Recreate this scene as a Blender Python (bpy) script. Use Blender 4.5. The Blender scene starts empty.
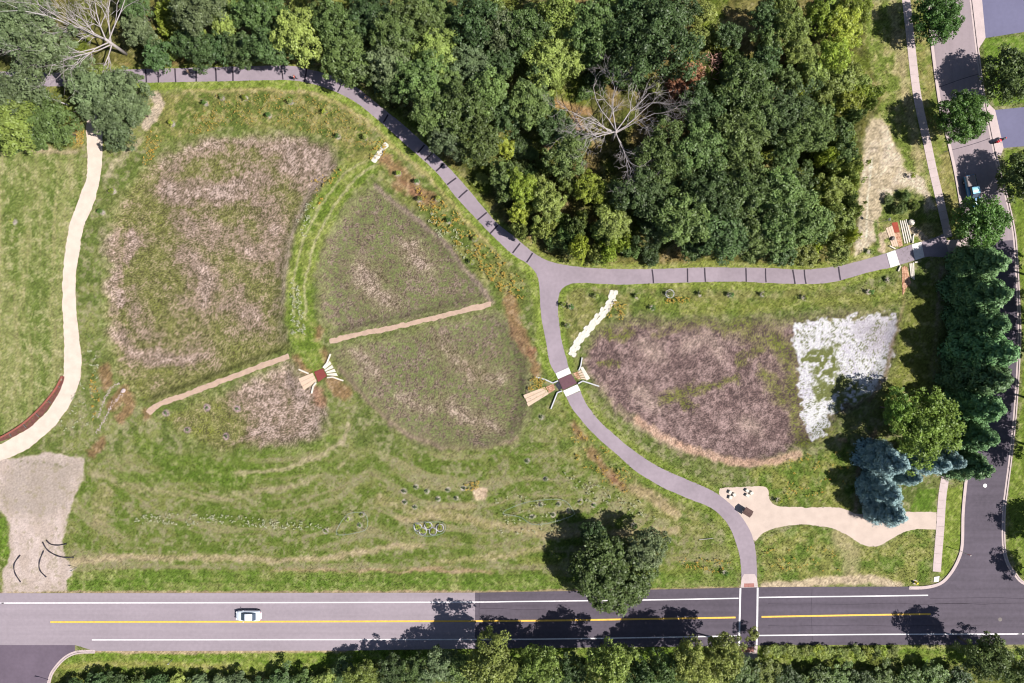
import bpy, bmesh, math, random
import numpy as np
from mathutils import Vector, Matrix
from mathutils.geometry import tessellate_polygon

random.seed(7)
S = 0.178            # metres of ground per photo pixel
CAM_H = 120.0
sc = bpy.context.scene
col = sc.collection

def W(px, py):
    return ((px - 512.0) * S, (341.5 - py) * S)

def ground_px(px, py, h):
    """where a thing whose visible middle is h metres up stands on the ground"""
    k = 1 - h / CAM_H
    return 512 + (px - 512) * k, 341.5 + (py - 341.5) * k

# ------------------------------------------------------------------ colours
KALB = 2.15
def lin(c):
    c = np.asarray(c, dtype=np.float64) / 255.0
    return np.where(c <= 0.04045, c / 12.92, ((c + 0.055) / 1.055) ** 2.4)
def alb(r, g, b, k=KALB):
    v = lin((r, g, b)) / k
    return (float(v[0]), float(v[1]), float(v[2]))

# ------------------------------------------------------------------ materials
def new_mat(name):
    m = bpy.data.materials.new(name); m.use_nodes = True
    nt = m.node_tree
    for n in list(nt.nodes): nt.nodes.remove(n)
    out = nt.nodes.new('ShaderNodeOutputMaterial')
    return m, nt, out

def surf_mat(name, c, rough=0.85, var=0.18, scale=1.5, scale2=12.0, bump=0.0, metal=0.0, spec=0.3, c2=None, stretch=None, coat=0.0):
    """base colour broken up by two sizes of noise"""
    m, nt, out = new_mat(name)
    N = nt.nodes.new; L = nt.links.new
    b = N('ShaderNodeBsdfPrincipled')
    b.inputs['Roughness'].default_value = rough
    b.inputs['Metallic'].default_value = metal
    b.inputs['Specular IOR Level'].default_value = spec
    b.inputs['Coat Weight'].default_value = coat
    tc = N('ShaderNodeTexCoord')
    src = tc.outputs['Object']
    if stretch:
        mp = N('ShaderNodeMapping'); mp.inputs['Scale'].default_value = stretch
        L(src, mp.inputs['Vector']); src = mp.outputs['Vector']
    n1 = N('ShaderNodeTexNoise'); n1.inputs['Scale'].default_value = scale; n1.inputs['Detail'].default_value = 5
    n2 = N('ShaderNodeTexNoise'); n2.inputs['Scale'].default_value = scale2; n2.inputs['Detail'].default_value = 3
    L(src, n1.inputs['Vector']); L(src, n2.inputs['Vector'])
    ad = N('ShaderNodeMath'); ad.operation = 'ADD'
    L(n1.outputs['Fac'], ad.inputs[0]); L(n2.outputs['Fac'], ad.inputs[1])
    mr = N('ShaderNodeMapRange')
    mr.inputs['From Min'].default_value = 0.7; mr.inputs['From Max'].default_value = 1.3
    L(ad.outputs[0], mr.inputs['Value'])
    mx = N('ShaderNodeMix'); mx.data_type = 'RGBA'
    lo = [x * (1 - var) for x in c]; hi = [x * (1 + var) for x in (c2 or c)]
    mx.inputs['A'].default_value = (*lo, 1); mx.inputs['B'].default_value = (*hi, 1)
    L(mr.outputs['Result'], mx.inputs['Factor'])
    L(mx.outputs['Result'], b.inputs['Base Color'])
    if bump:
        bp = N('ShaderNodeBump'); bp.inputs['Strength'].default_value = bump; bp.inputs['Distance'].default_value = 0.05
        L(n2.outputs['Fac'], bp.inputs['Height']); L(bp.outputs['Normal'], b.inputs['Normal'])
    L(b.outputs[0], out.inputs['Surface'])
    return m

def asphalt_mat(name, c, streak=None, var=0.1):
    """asphalt: fine aggregate, wide worn patches and lengthwise wheel wear"""
    m, nt, out = new_mat(name)
    N = nt.nodes.new; L = nt.links.new
    b = N('ShaderNodeBsdfPrincipled'); b.inputs['Roughness'].default_value = 0.9
    b.inputs['Specular IOR Level'].default_value = 0.25
    tc = N('ShaderNodeTexCoord')
    def noise(scale, detail, stretch=None):
        n = N('ShaderNodeTexNoise'); n.inputs['Scale'].default_value = scale; n.inputs['Detail'].default_value = detail
        if stretch:
            mp = N('ShaderNodeMapping'); mp.inputs['Scale'].default_value = stretch
            L(tc.outputs['Object'], mp.inputs['Vector']); L(mp.outputs['Vector'], n.inputs['Vector'])
        else: L(tc.outputs['Object'], n.inputs['Vector'])
        return n.outputs['Fac']
    def mth(op, a, v):
        q = N('ShaderNodeMath'); q.operation = op; L(a, q.inputs[0])
        if isinstance(v, float): q.inputs[1].default_value = v
        else: L(v, q.inputs[1])
        return q.outputs[0]
    f = mth('ADD', mth('MULTIPLY', noise(0.10, 5), 1.0), mth('MULTIPLY', noise(14.0, 2), 0.5))
    f = mth('ADD', f, mth('MULTIPLY', noise(1.6, 5), 0.8))
    f = mth('ADD', f, mth('MULTIPLY', noise(1.0, 3, streak or (1, 1, 1)), 1.1))
    mr = N('ShaderNodeMapRange'); mr.inputs['From Min'].default_value = 1.3; mr.inputs['From Max'].default_value = 2.1
    L(f, mr.inputs['Value'])
    mx = N('ShaderNodeMix'); mx.data_type = 'RGBA'
    mx.inputs['A'].default_value = (*[x * (1 - var) for x in c], 1)
    mx.inputs['B'].default_value = (*[x * (1 + var) for x in c], 1)
    L(mr.outputs['Result'], mx.inputs['Factor']); L(mx.outputs['Result'], b.inputs['Base Color'])
    bp = N('ShaderNodeBump'); bp.inputs['Strength'].default_value = 0.3; bp.inputs['Distance'].default_value = 0.01
    L(noise(30.0, 2), bp.inputs['Height']); L(bp.outputs['Normal'], b.inputs['Normal'])
    L(b.outputs[0], out.inputs['Surface'])
    return m

def leaf_mat(name, c, hue=0.014, val=0.42, trans=0.28, nscale=0.5):
    m, nt, out = new_mat(name)
    N = nt.nodes.new; L = nt.links.new
    oi = N('ShaderNodeObjectInfo')
    tc = N('ShaderNodeTexCoord')
    no = N('ShaderNodeTexNoise'); no.inputs['Scale'].default_value = nscale; no.inputs['Detail'].default_value = 4
    L(tc.outputs['Object'], no.inputs['Vector'])
    at = N('ShaderNodeAttribute'); at.attribute_name = 'tone'
    hs = N('ShaderNodeHueSaturation')
    hs.inputs['Color'].default_value = (*c, 1)
    mh = N('ShaderNodeMapRange'); mh.inputs['To Min'].default_value = 0.5 - hue; mh.inputs['To Max'].default_value = 0.5 + hue
    L(oi.outputs['Random'], mh.inputs['Value']); L(mh.outputs['Result'], hs.inputs['Hue'])
    a1 = N('ShaderNodeMath'); a1.operation = 'MULTIPLY_ADD'; a1.inputs[1].default_value = 0.55; a1.inputs[2].default_value = 0.0
    L(at.outputs['Fac'], a1.inputs[0])
    a2 = N('ShaderNodeMath'); a2.operation = 'MULTIPLY_ADD'; a2.inputs[1].default_value = 0.45
    L(no.outputs['Fac'], a2.inputs[0]); L(a1.outputs[0], a2.inputs[2])
    mv = N('ShaderNodeMapRange'); mv.inputs['From Min'].default_value = 0.15; mv.inputs['From Max'].default_value = 0.85
    mv.inputs['To Min'].default_value = 1 - val; mv.inputs['To Max'].default_value = 1 + val
    L(a2.outputs[0], mv.inputs['Value'])
    mo = N('ShaderNodeMath'); mo.operation = 'MULTIPLY'
    rb = N('ShaderNodeMapRange'); rb.inputs['To Min'].default_value = 0.76; rb.inputs['To Max'].default_value = 1.26
    rr = N('ShaderNodeMath'); rr.operation = 'FRACT'
    rm = N('ShaderNodeMath'); rm.operation = 'MULTIPLY'; rm.inputs[1].default_value = 7.31
    L(oi.outputs['Random'], rm.inputs[0]); L(rm.outputs[0], rr.inputs[0]); L(rr.outputs[0], rb.inputs['Value'])
    L(mv.outputs['Result'], mo.inputs[0]); L(rb.outputs['Result'], mo.inputs[1])
    L(mo.outputs[0], hs.inputs['Value'])
    d = N('ShaderNodeBsdfPrincipled'); d.inputs['Roughness'].default_value = 0.5; d.inputs['Specular IOR Level'].default_value = 0.35
    t = N('ShaderNodeBsdfTranslucent')
    L(hs.outputs['Color'], d.inputs['Base Color'])
    hs2 = N('ShaderNodeHueSaturation'); hs2.inputs['Hue'].default_value = 0.485; hs2.inputs['Value'].default_value = 1.25
    L(hs.outputs['Color'], hs2.inputs['Color']); L(hs2.outputs['Color'], t.inputs['Color'])
    mx = N('ShaderNodeMixShader'); mx.inputs['Fac'].default_value = trans
    L(d.outputs[0], mx.inputs[1]); L(t.outputs[0], mx.inputs[2]); L(mx.outputs[0], out.inputs['Surface'])
    return m

def attr_mat(name, trans=0.0, nscale=6.0, bump=0.4, var=0.25):
    """colour read from the mesh's own soil and plant colour, broken up by noise"""
    m, nt, out = new_mat(name)
    N = nt.nodes.new; L = nt.links.new
    at = N('ShaderNodeAttribute'); at.attribute_name = 'Col'
    tc = N('ShaderNodeTexCoord')
    no = N('ShaderNodeTexNoise'); no.inputs['Scale'].default_value = nscale; no.inputs['Detail'].default_value = 6; no.inputs['Roughness'].default_value = 0.65
    L(tc.outputs['Object'], no.inputs['Vector'])
    mr = N('ShaderNodeMapRange'); mr.inputs['From Min'].default_value = 0.3; mr.inputs['From Max'].default_value = 0.7
    mr.inputs['To Min'].default_value = 1 - var; mr.inputs['To Max'].default_value = 1 + var
    L(no.outputs['Fac'], mr.inputs['Value'])
    vm = N('ShaderNodeVectorMath'); vm.operation = 'SCALE'
    L(at.outputs['Color'], vm.inputs[0]); L(mr.outputs['Result'], vm.inputs['Scale'])
    b = N('ShaderNodeBsdfPrincipled'); b.inputs['Roughness'].default_value = 0.95; b.inputs['Specular IOR Level'].default_value = 0.1
    L(vm.outputs['Vector'], b.inputs['Base Color'])
    if bump:
        bp = N('ShaderNodeBump'); bp.inputs['Strength'].default_value = bump; bp.inputs['Distance'].default_value = 0.12
        L(no.outputs['Fac'], bp.inputs['Height']); L(bp.outputs['Normal'], b.inputs['Normal'])
    if trans:
        t = N('ShaderNodeBsdfTranslucent'); L(vm.outputs['Vector'], t.inputs['Color'])
        mx = N('ShaderNodeMixShader'); mx.inputs['Fac'].default_value = trans
        L(b.outputs[0], mx.inputs[1]); L(t.outputs[0], mx.inputs[2]); L(mx.outputs[0], out.inputs['Surface'])
    else:
        L(b.outputs[0], out.inputs['Surface'])
    return m

def glass_mat(name, c):
    m, nt, out = new_mat(name)
    b = nt.nodes.new('ShaderNodeBsdfPrincipled')
    b.inputs['Base Color'].default_value = (*c, 1); b.inputs['Roughness'].default_value = 0.08
    b.inputs['Specular IOR Level'].default_value = 0.9
    nt.links.new(b.outputs[0], out.inputs['Surface'])
    return m

M = {}
M['ground'] = attr_mat('soil_and_turf', nscale=3.5, bump=0.5, var=0.22)
M['blade'] = attr_mat('grass_blades', trans=0.25, nscale=1.2, bump=0, var=0.15)
M['asphalt_old'] = asphalt_mat('worn_asphalt', alb(178, 165, 175), streak=(0.02, 1.1, 1), var=0.12)
M['asphalt_new'] = asphalt_mat('new_asphalt', alb(106, 97, 110), streak=(0.02, 1.1, 1), var=0.22)
M['asphalt_cross'] = asphalt_mat('crossing_asphalt', alb(98, 88, 103), streak=(0.5, 0.5, 1), var=0.12)
M['asphalt_side'] = asphalt_mat('side_street_asphalt', alb(120, 106, 122), streak=(0.3, 0.2, 1), var=0.16)
M['asphalt_street'] = asphalt_mat('street_asphalt', alb(178, 162, 168), streak=(1.1, 0.05, 1), var=0.10)
M['asphalt_street_new'] = asphalt_mat('street_new_asphalt', alb(108, 99, 116), streak=(1.1, 0.05, 1), var=0.14)
M['trail'] = asphalt_mat('trail_asphalt', alb(177, 162, 173), streak=(0.2, 0.2, 1), var=0.13)
M['tar'] = surf_mat('tar', alb(68, 58, 72), var=0.25)
M['drive'] = asphalt_mat('driveway_asphalt', alb(128, 126, 158), streak=(0.2, 0.2, 1), var=0.08)
M['white_paint'] = surf_mat('white_paint', (0.56, 0.54, 0.56), var=0.14, scale2=6, rough=0.7)
M['yellow_paint'] = surf_mat('yellow_paint', (0.55, 0.33, 0.05), var=0.16, scale2=5, rough=0.7)
M['concrete'] = surf_mat('concrete', alb(226, 206, 205), var=0.10, scale=0.8, scale2=9, bump=0.1)
M['concrete_white'] = surf_mat('white_concrete', (0.50, 0.48, 0.48), var=0.08, scale=2, scale2=10)
M['gravel_cream'] = surf_mat('cream_gravel', alb(248, 227, 212), var=0.12, scale=0.7, scale2=16, bump=0.3)
M['gravel_pink'] = surf_mat('pink_gravel', alb(212, 182, 162), var=0.18, scale=1.2, scale2=12, bump=0.3)
M['sand'] = surf_mat('sand', alb(230, 209, 196), var=0.12, scale=0.6, scale2=14, bump=0.2)
M['limestone'] = surf_mat('limestone', (0.46, 0.42, 0.37), var=0.16, scale=1.2, scale2=6, bump=0.2)
M['stone_cream'] = surf_mat('cream_stone', alb(250, 226, 204), var=0.14, scale=1.5, scale2=8, bump=0.2, c2=alb(240, 205, 178))
M['maroon'] = surf_mat('maroon_pavers', alb(122, 86, 96), var=0.12, scale=2, scale2=14, bump=0.1)
M['maroon_red'] = surf_mat('red_brick_pavers', alb(150, 72, 68), var=0.12, scale=2, scale2=14, bump=0.1)
M['rust'] = surf_mat('rusty_steel', alb(150, 84, 74), var=0.3, scale=1.2, scale2=7, rough=0.8, c2=alb(170, 96, 80))
M['rust_stone'] = surf_mat('iron_stained_stone', alb(196, 120, 78), var=0.35, scale=1.6, scale2=7, c2=alb(232, 190, 160))
M['rust_red'] = surf_mat('red_stained_stone', alb(178, 78, 58), var=0.2)
M['brick'] = surf_mat('brick_pad', alb(190, 130, 122), var=0.2, scale=3, scale2=14)
M['steel_white'] = surf_mat('pale_steel', (0.36, 0.36, 0.38), var=0.08, rough=0.5)
M['galv'] = surf_mat('galvanised', (0.32, 0.33, 0.34), var=0.1, rough=0.45, metal=0.6)
M['black'] = surf_mat('matte_black', (0.022, 0.02, 0.028), var=0.3, rough=0.9)
M['bark'] = surf_mat('bark', (0.10, 0.08, 0.062), var=0.3, scale=2, scale2=9, bump=0.3)
M['deadwood'] = surf_mat('weathered_wood', (0.275, 0.245, 0.245), var=0.22, scale=1.0, scale2=5)
M['whitewood'] = surf_mat('bleached_wood', (0.30, 0.28, 0.275), var=0.2, scale=1.0, scale2=5)
M['brown_wood'] = surf_mat('brown_wood', (0.085, 0.045, 0.035), var=0.3, scale=3, scale2=12)
M['shingle'] = surf_mat('brown_shingle', (0.07, 0.04, 0.036), var=0.35, scale=4, scale2=14)
M['plant_tie'] = surf_mat('wooden_stake', (0.30, 0.24, 0.17), var=0.2)
M['wire'] = surf_mat('fence_wire', (0.22, 0.28, 0.25), var=0.1, rough=0.5)
M['rubber'] = surf_mat('rubber', (0.02, 0.02, 0.022), var=0.2)
M['rim'] = surf_mat('wheel_rim', (0.45, 0.45, 0.47), var=0.05, metal=0.8, rough=0.35)
M['car_white'] = surf_mat('white_car_paint', (0.50, 0.54, 0.60), var=0.03, rough=0.25, spec=0.5, coat=0.6)
M['car_blue'] = surf_mat('blue_car_paint', (0.05, 0.20, 0.40), var=0.04, rough=0.25, spec=0.5, coat=0.6)
M['bed'] = surf_mat('grey_bed_cover', (0.20, 0.17, 0.17), var=0.2, rough=0.8)
M['glass'] = glass_mat('car_glass', (0.035, 0.05, 0.075))
M['lamp'] = glass_mat('lamp_lens', (0.7, 0.72, 0.75))
M['tail'] = glass_mat('tail_lens', (0.35, 0.02, 0.02))
M['red'] = surf_mat('red_paint', (0.55, 0.03, 0.045), var=0.06, rough=0.3, coat=0.4)
M['blackpl'] = surf_mat('black_plastic', (0.02, 0.02, 0.022), var=0.1, rough=0.5)
M['hydrant'] = surf_mat('yellow_enamel', (0.72, 0.58, 0.06), var=0.08, rough=0.45)
M['iron'] = surf_mat('cast_iron', (0.10, 0.085, 0.08), var=0.2, rough=0.7)
M['iron_pale'] = surf_mat('pale_lid', (0.60, 0.60, 0.60), var=0.1, rough=0.6)
M['skin'] = surf_mat('skin', (0.45, 0.27, 0.19), var=0.05, rough=0.6)
M['hair'] = surf_mat('hair', (0.03, 0.02, 0.015), var=0.2)
M['cloth_dark'] = surf_mat('dark_cloth', (0.025, 0.025, 0.035), var=0.2)
M['cloth_navy'] = surf_mat('navy_cloth', (0.03, 0.035, 0.07), var=0.2)
M['cloth_red'] = surf_mat('dull_red_cloth', (0.28, 0.05, 0.05), var=0.2)
M['cloth_tan'] = surf_mat('tan_cloth', (0.40, 0.30, 0.22), var=0.2)
M['sign_white'] = surf_mat('sign_white', (0.75, 0.75, 0.75), var=0.03)
LEAF = {
 'dark':   leaf_mat('dark_leaves',   (0.064, 0.104, 0.034)),
 'mid':    leaf_mat('mid_leaves',    (0.100, 0.148, 0.042)),
 'grey':   leaf_mat('grey_leaves',   (0.112, 0.148, 0.066)),
 'light':  leaf_mat('light_leaves',  (0.200, 0.245, 0.060)),
 'yellow': leaf_mat('yellow_leaves', (0.215, 0.270, 0.035)),
 'olive':  leaf_mat('olive_leaves',  (0.150, 0.195, 0.042)),
 'oak':    leaf_mat('oak_leaves',    (0.090, 0.132, 0.036), hue=0.005),
 'willow': leaf_mat('willow_leaves', (0.138, 0.215, 0.034)),
 'maple':  leaf_mat('maple_leaves',  (0.080, 0.160, 0.030), hue=0.01),
 'spruce': leaf_mat('spruce_needles', (0.092, 0.172, 0.064), hue=0.01, trans=0.12),
 'blue':   leaf_mat('blue_spruce_needles', (0.170, 0.250, 0.252), hue=0.012, trans=0.12),
 'orange': leaf_mat('brown_leaves',  (0.26, 0.135, 0.07)),
}

# ------------------------------------------------------------------ object helpers
def link(o, parent=None):
    col.objects.link(o)
    if parent is not None: o.parent = parent
    return o
def tag(o, label, cat, group=None):
    o['label'] = label; o['category'] = cat
    if group: o['group'] = group
    return o
def struct(o): o['kind'] = 'structure'; return o
def thing(name, label, cat, loc=(0, 0, 0), rz=0.0, group=None):
    o = bpy.data.objects.new(name, None); o.empty_display_size = 0.5
    link(o); o.location = loc; o.rotation_euler = (0, 0, rz)
    return tag(o, label, cat, group)

class MB:
    """collects verts and faces for ONE mesh"""
    def __init__(s): s.v = []; s.f = []; s.m = []
    def add(s, vs, fs, mi=0):
        o = len(s.v); s.v += [tuple(v) for v in vs]
        for f in fs: s.f.append([o + i for i in f]); s.m.append(mi)
        return s
    def box(s, c, d, rz=0.0, mi=0, bev=0.0):
        x, y, z = d[0] / 2, d[1] / 2, d[2] / 2
        R = Matrix.Rotation(rz, 3, 'Z'); c = Vector(c)
        b = min(bev, x * .9, y * .9, z * .9)
        if b <= 0:
            vs = [Vector((sx * x, sy * y, sz * z)) for sz in (-1, 1) for sy in (-1, 1) for sx in (-1, 1)]
            fs = [(0, 2, 3, 1), (4, 5, 7, 6), (0, 1, 5, 4), (2, 6, 7, 3), (0, 4, 6, 2), (1, 3, 7, 5)]
        else:
            vs = []
            for (zz, k) in ((-z, b), (-z + b, 0), (z - b, 0), (z, b)):
                X, Y = x - k, y - k
                vs += [Vector(p) for p in ((X - b, -Y, zz), (X, -Y + b, zz), (X, Y - b, zz), (X - b, Y, zz), (-X + b, Y, zz), (-X, Y - b, zz), (-X, -Y + b, zz), (-X + b, -Y, zz))]
            fs = [tuple(range(7, -1, -1)), tuple(range(24, 32))]
            for r in range(3):
                for i in range(8): fs.append((r * 8 + i, r * 8 + (i + 1) % 8, (r + 1) * 8 + (i + 1) % 8, (r + 1) * 8 + i))
        return s.add([c + R @ v for v in vs], fs, mi)
    def tube(s, pts, rads, n=6, mi=0, cap=True):
        pts = [Vector(p) for p in pts]; rings = []; up = Vector((0.13, 0.21, 1)).normalized()
        for i, p in enumerate(pts):
            t = (pts[min(i + 1, len(pts) - 1)] - pts[max(i - 1, 0)])
            if t.length < 1e-6: t = Vector((0, 0, 1))
            t.normalize()
            a = t.cross(up)
            if a.length < 1e-3: a = t.cross(Vector((1, 0, 0)))
            a.normalize(); b = t.cross(a)
            r = rads[i] if hasattr(rads, '__len__') else rads
            rings.append([p + r * (math.cos(k * 2 * math.pi / n) * a + math.sin(k * 2 * math.pi / n) * b) for k in range(n)])
        vs = [v for r in rings for v in r]; fs = []
        for i in range(len(rings) - 1):
            for k in range(n): fs.append((i * n + k, i * n + (k + 1) % n, (i + 1) * n + (k + 1) % n, (i + 1) * n + k))
        if cap: fs += [tuple(range(n - 1, -1, -1)), tuple(range((len(rings) - 1) * n, len(rings) * n))]
        return s.add(vs, fs, mi)
    def prism(s, pts, z0, z1, mi=0):
        """solid with a polygonal plan (metres)"""
        n = len(pts)
        ar = sum(pts[i][0] * pts[(i + 1) % n][1] - pts[(i + 1) % n][0] * pts[i][1] for i in range(n))
        if ar < 0: pts = pts[::-1]
        vs = [(p[0], p[1], z0) for p in pts] + [(p[0], p[1], z1) for p in pts]
        fs = [tuple(range(n - 1, -1, -1)), tuple(range(n, 2 * n))]
        fs += [(i, (i + 1) % n, n + (i + 1) % n, n + i) for i in range(n)]
        return s.add(vs, fs, mi)
    def sheet(s, pts, z, mi=0):
        """flat polygon (metres), any outline"""
        tr = tessellate_polygon([[Vector((p[0], p[1], 0)) for p in pts]])
        fs = []
        for t in tr:
            a, b, c = (pts[i] for i in t)
            if (b[0] - a[0]) * (c[1] - a[1]) - (b[1] - a[1]) * (c[0] - a[0]) < 0: t = t[::-1]
            fs.append(tuple(t))
        return s.add([(p[0], p[1], z) for p in pts], fs, mi)
    def mesh(s, name, mats, smooth=False):
        me = bpy.data.meshes.new(name)
        me.from_pydata(s.v, [], s.f)
        for m in (mats if isinstance(mats, (list, tuple)) else [mats]): me.materials.append(m)
        me.polygons.foreach_set('material_index', s.m)
        if smooth: me.polygons.foreach_set('use_smooth', [True] * len(me.polygons))
        me.update(); return me
    def build(s, name, mats, parent=None, smooth=False):
        return link(bpy.data.objects.new(name, s.mesh(name, mats, smooth)), parent)

def catmull(pts, step=2.0, closed=False):
    out = []; n = len(pts)
    for i in range(n if closed else n - 1):
        if closed: p0, p1, p2, p3 = pts[(i - 1) % n], pts[i], pts[(i + 1) % n], pts[(i + 2) % n]
        else: p0, p1, p2, p3 = pts[max(i - 1, 0)], pts[i], pts[i + 1], pts[min(i + 2, n - 1)]
        k = max(1, int(math.dist(p1, p2) / step))
        for j in range(k):
            t = j / k
            out.append(tuple(0.5 * ((2 * b) + (c - a) * t + (2 * a - 5 * b + 4 * c - d) * t * t + (3 * b - a - 3 * c + d) * t ** 3)
                             for a, b, c, d in zip(p0, p1, p2, p3)))
    if not closed: out.append(tuple(pts[-1]))
    return out
def wpts(pts): return [W(*p) for p in pts]
def ragged(pts, amt, seed=1, step=1.2):
    """outline with the uneven edge of loose gravel (photo pixels)"""
    r = random.Random(seed); out = []
    n = len(pts); w = 0
    for i in range(n):
        a, b = pts[i], pts[(i + 1) % n]
        d = math.dist(a, b); k = max(1, int(d / step))
        for j in range(k):
            t = j / k; w = 0.6 * w + r.gauss(0, amt)
            if d < 1e-6: continue
            nx, ny = -(b[1] - a[1]) / d, (b[0] - a[0]) / d
            out.append((a[0] + (b[0] - a[0]) * t + nx * w, a[1] + (b[1] - a[1]) * t + ny * w))
    return out
def offset_line(pts, d):
    out = []
    for i in range(len(pts)):
        a = pts[max(i - 1, 0)]; b = pts[min(i + 1, len(pts) - 1)]
        L = math.dist(a, b) or 1
        out.append((pts[i][0] - (b[1] - a[1]) / L * d, pts[i][1] + (b[0] - a[0]) / L * d))
    return out
def band(pts, w):
    """closed outline of a strip w wide round a line"""
    return offset_line(pts, w / 2) + offset_line(pts, -w / 2)[::-1]
# ------------------------------------------------------------------ the ground: one sheet to the horizon
X0, X1, Y0, Y1 = -70, 1094, -70, 753
gx = np.arange(X0, X1 + 1, dtype=np.float32); gy = np.arange(Y0, Y1 + 1, dtype=np.float32)
PX, PY = np.meshgrid(gx, gy)
GH, GW = PX.shape
rng = np.random.default_rng(11)

def vnoise(x, y, scale, seed, sy=None):
    r = np.random.default_rng(seed); T = r.random((128, 128)).astype(np.float32)
    u = x / scale + 1000; v = y / (sy or scale) + 1000
    iu = np.floor(u).astype(np.int32); iv = np.floor(v).astype(np.int32)
    fu = u - iu; fv = v - iv
    fu = fu * fu * (3 - 2 * fu); fv = fv * fv * (3 - 2 * fv)
    a = T[iv % 128, iu % 128]; b = T[iv % 128, (iu + 1) % 128]; c = T[(iv + 1) % 128, iu % 128]; d = T[(iv + 1) % 128, (iu + 1) % 128]
    return (a * (1 - fu) + b * fu) * (1 - fv) + (c * (1 - fu) + d * fu) * fv
def fbm(x, y, scale, seed, octv=4, sy=None, gain=0.55):
    t = 0; a = 1; n = 0
    for o in range(octv):
        t = t + a * vnoise(x, y, scale / 2 ** o, seed + o * 17, (sy or scale) / 2 ** o); n += a; a *= gain
    return t / n
def st(x, lo, hi):
    t = np.clip((x - lo) / (hi - lo), 0, 1); return t * t * (3 - 2 * t)

WX = (fbm(PX, PY, 22, 501) - 0.5) * 2; WY = (fbm(PX, PY, 22, 601) - 0.5) * 2
FX = (fbm(PX, PY, 5, 511, 2) - 0.5) * 2; FY = (fbm(PX, PY, 5, 611, 2) - 0.5) * 2
n_grain = rng.random(PX.shape, dtype=np.float32)
n2 = fbm(PX, PY, 4, 31, 3); n6 = fbm(PX, PY, 12, 41, 4); n20 = fbm(PX, PY, 42, 51, 5); n60 = fbm(PX, PY, 120, 61, 4)
nst0 = fbm(PX, PY, 90, 71, 4, sy=9)
speck = st(n2 * 0.6 + n_grain * 0.4, 0.5, 0.66)

def sdf(poly, x, y, line=False):
    d = np.full(x.shape, 1e9, np.float32); ins = np.zeros(x.shape, bool)
    n = len(poly)
    for i in range(n - 1 if line else n):
        ax, ay = poly[i]; bx, by = poly[(i + 1) % n]
        dx, dy = bx - ax, by - ay; L = dx * dx + dy * dy
        if L < 1e-9: continue
        t = np.clip(((x - ax) * dx + (y - ay) * dy) / L, 0, 1)
        d = np.minimum(d, (x - ax - t * dx) ** 2 + (y - ay - t * dy) ** 2)
        if not line and ay != by:
            c = ((ay > y) != (by > y)) & (x < (bx - ax) * (y - ay) / (by - ay) + ax)
            ins ^= c
    d = np.sqrt(d)
    return np.where(ins, d, -d) if not line else -d

def band_noise():
    d = np.full(PX.shape, -1e9, np.float32); sl = (slice(430 - Y0, 600 - Y0), slice(40 - X0, 760 - X0))
    big = [(108, 350), (122, 386), (165, 425), (190, 442), (232, 455), (282, 452), (318, 440), (340, 425), (372, 410), (402, 430), (440, 448), (480, 450), (518, 438), (560, 440), (560, 200), (108, 200)]
    d[sl] = sdf(big, PX[sl], PY[sl])
    nc = fbm(PX, -np.clip(d, -400, 0), 110, 73, 4, sy=8)
    w_ = st(PY, 562, 530)
    return nst0 + (nc - nst0) * w_ * (PY > 430)
nst = nst0
def rmask(poly, soft=4.0, warp=4.0, fine=1.5, line=None):
    """soft mask; line=half width for an open polyline"""
    xs = [p[0] for p in poly]; ys = [p[1] for p in poly]; mg = soft + abs(warp) * 2 + 6 + (line or 0)
    a, b = int(max(X0, min(xs) - mg)) - X0, int(min(X1, max(xs) + mg)) - X0 + 1
    c, d = int(max(Y0, min(ys) - mg)) - Y0, int(min(Y1, max(ys) + mg)) - Y0 + 1
    sl = (slice(c, d), slice(a, b))
    m = np.zeros(PX.shape, np.float32)
    s = sdf(poly, PX[sl] + WX[sl] * warp + FX[sl] * fine, PY[sl] + WY[sl] * warp + FY[sl] * fine, line is not None)
    if line is not None: s = s + line
    m[sl] = st(s, -soft / 2, soft / 2)
    return m

KG = 2.35
nst = band_noise()
C = np.zeros((GH, GW, 3), np.float32)
def paint(mask, a, b=None, t=None, k=1.0):
    global C
    a = np.array(a, np.float32)
    c = a if b is None else a + (np.array(b, np.float32) - a) * np.clip(t, 0, 1)[..., None]
    C = C + (c - C) * (mask * k)[..., None]

ALL = np.ones(PX.shape, np.float32)
# --- meadow
paint(ALL, (114, 130, 66), (154, 158, 98), st(n6 * .6 + n20 * .4, .36, .64))
paint(st(n2, .5, .66) * .6, (158, 148, 126))
paint(speck * .38, (90, 110, 52))

# left field, with faint mowing lines running up the picture
LF = rmask([(-70, 140), (70, 150), (86, 160), (78, 200), (66, 260), (62, 340), (60, 378), (40, 410), (0, 438), (-70, 460)], 4, 2)
paint(LF, (122, 140, 70), (160, 164, 106), st(n6 * .5 + fbm(PX, PY, 9, 77, 3, sy=110) * .5, .36, .64))
paint(LF * st(fbm(PX, PY, 5, 78, 3, sy=60), .56, .72), (172, 168, 118), k=.7)
paint(LF * speck, (98, 120, 54), k=.35)
paint(LF * st(n2 * .6 + n_grain * .4, .56, .7), (184, 172, 146), k=.4)
paint(rmask([(-70, 146), (10, 144), (40, 152), (75, 152)], 5, 3, line=3.0), (196, 176, 152), k=.8)
paint(rmask([(60, 150), (56, 200), (52, 280), (50, 330)], 4, 2, line=1.2), (178, 172, 126), k=.6)
paint(rmask([(24, 235), (23, 320)], 4, 2, line=1.2), (176, 170, 122), k=.5)

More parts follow.
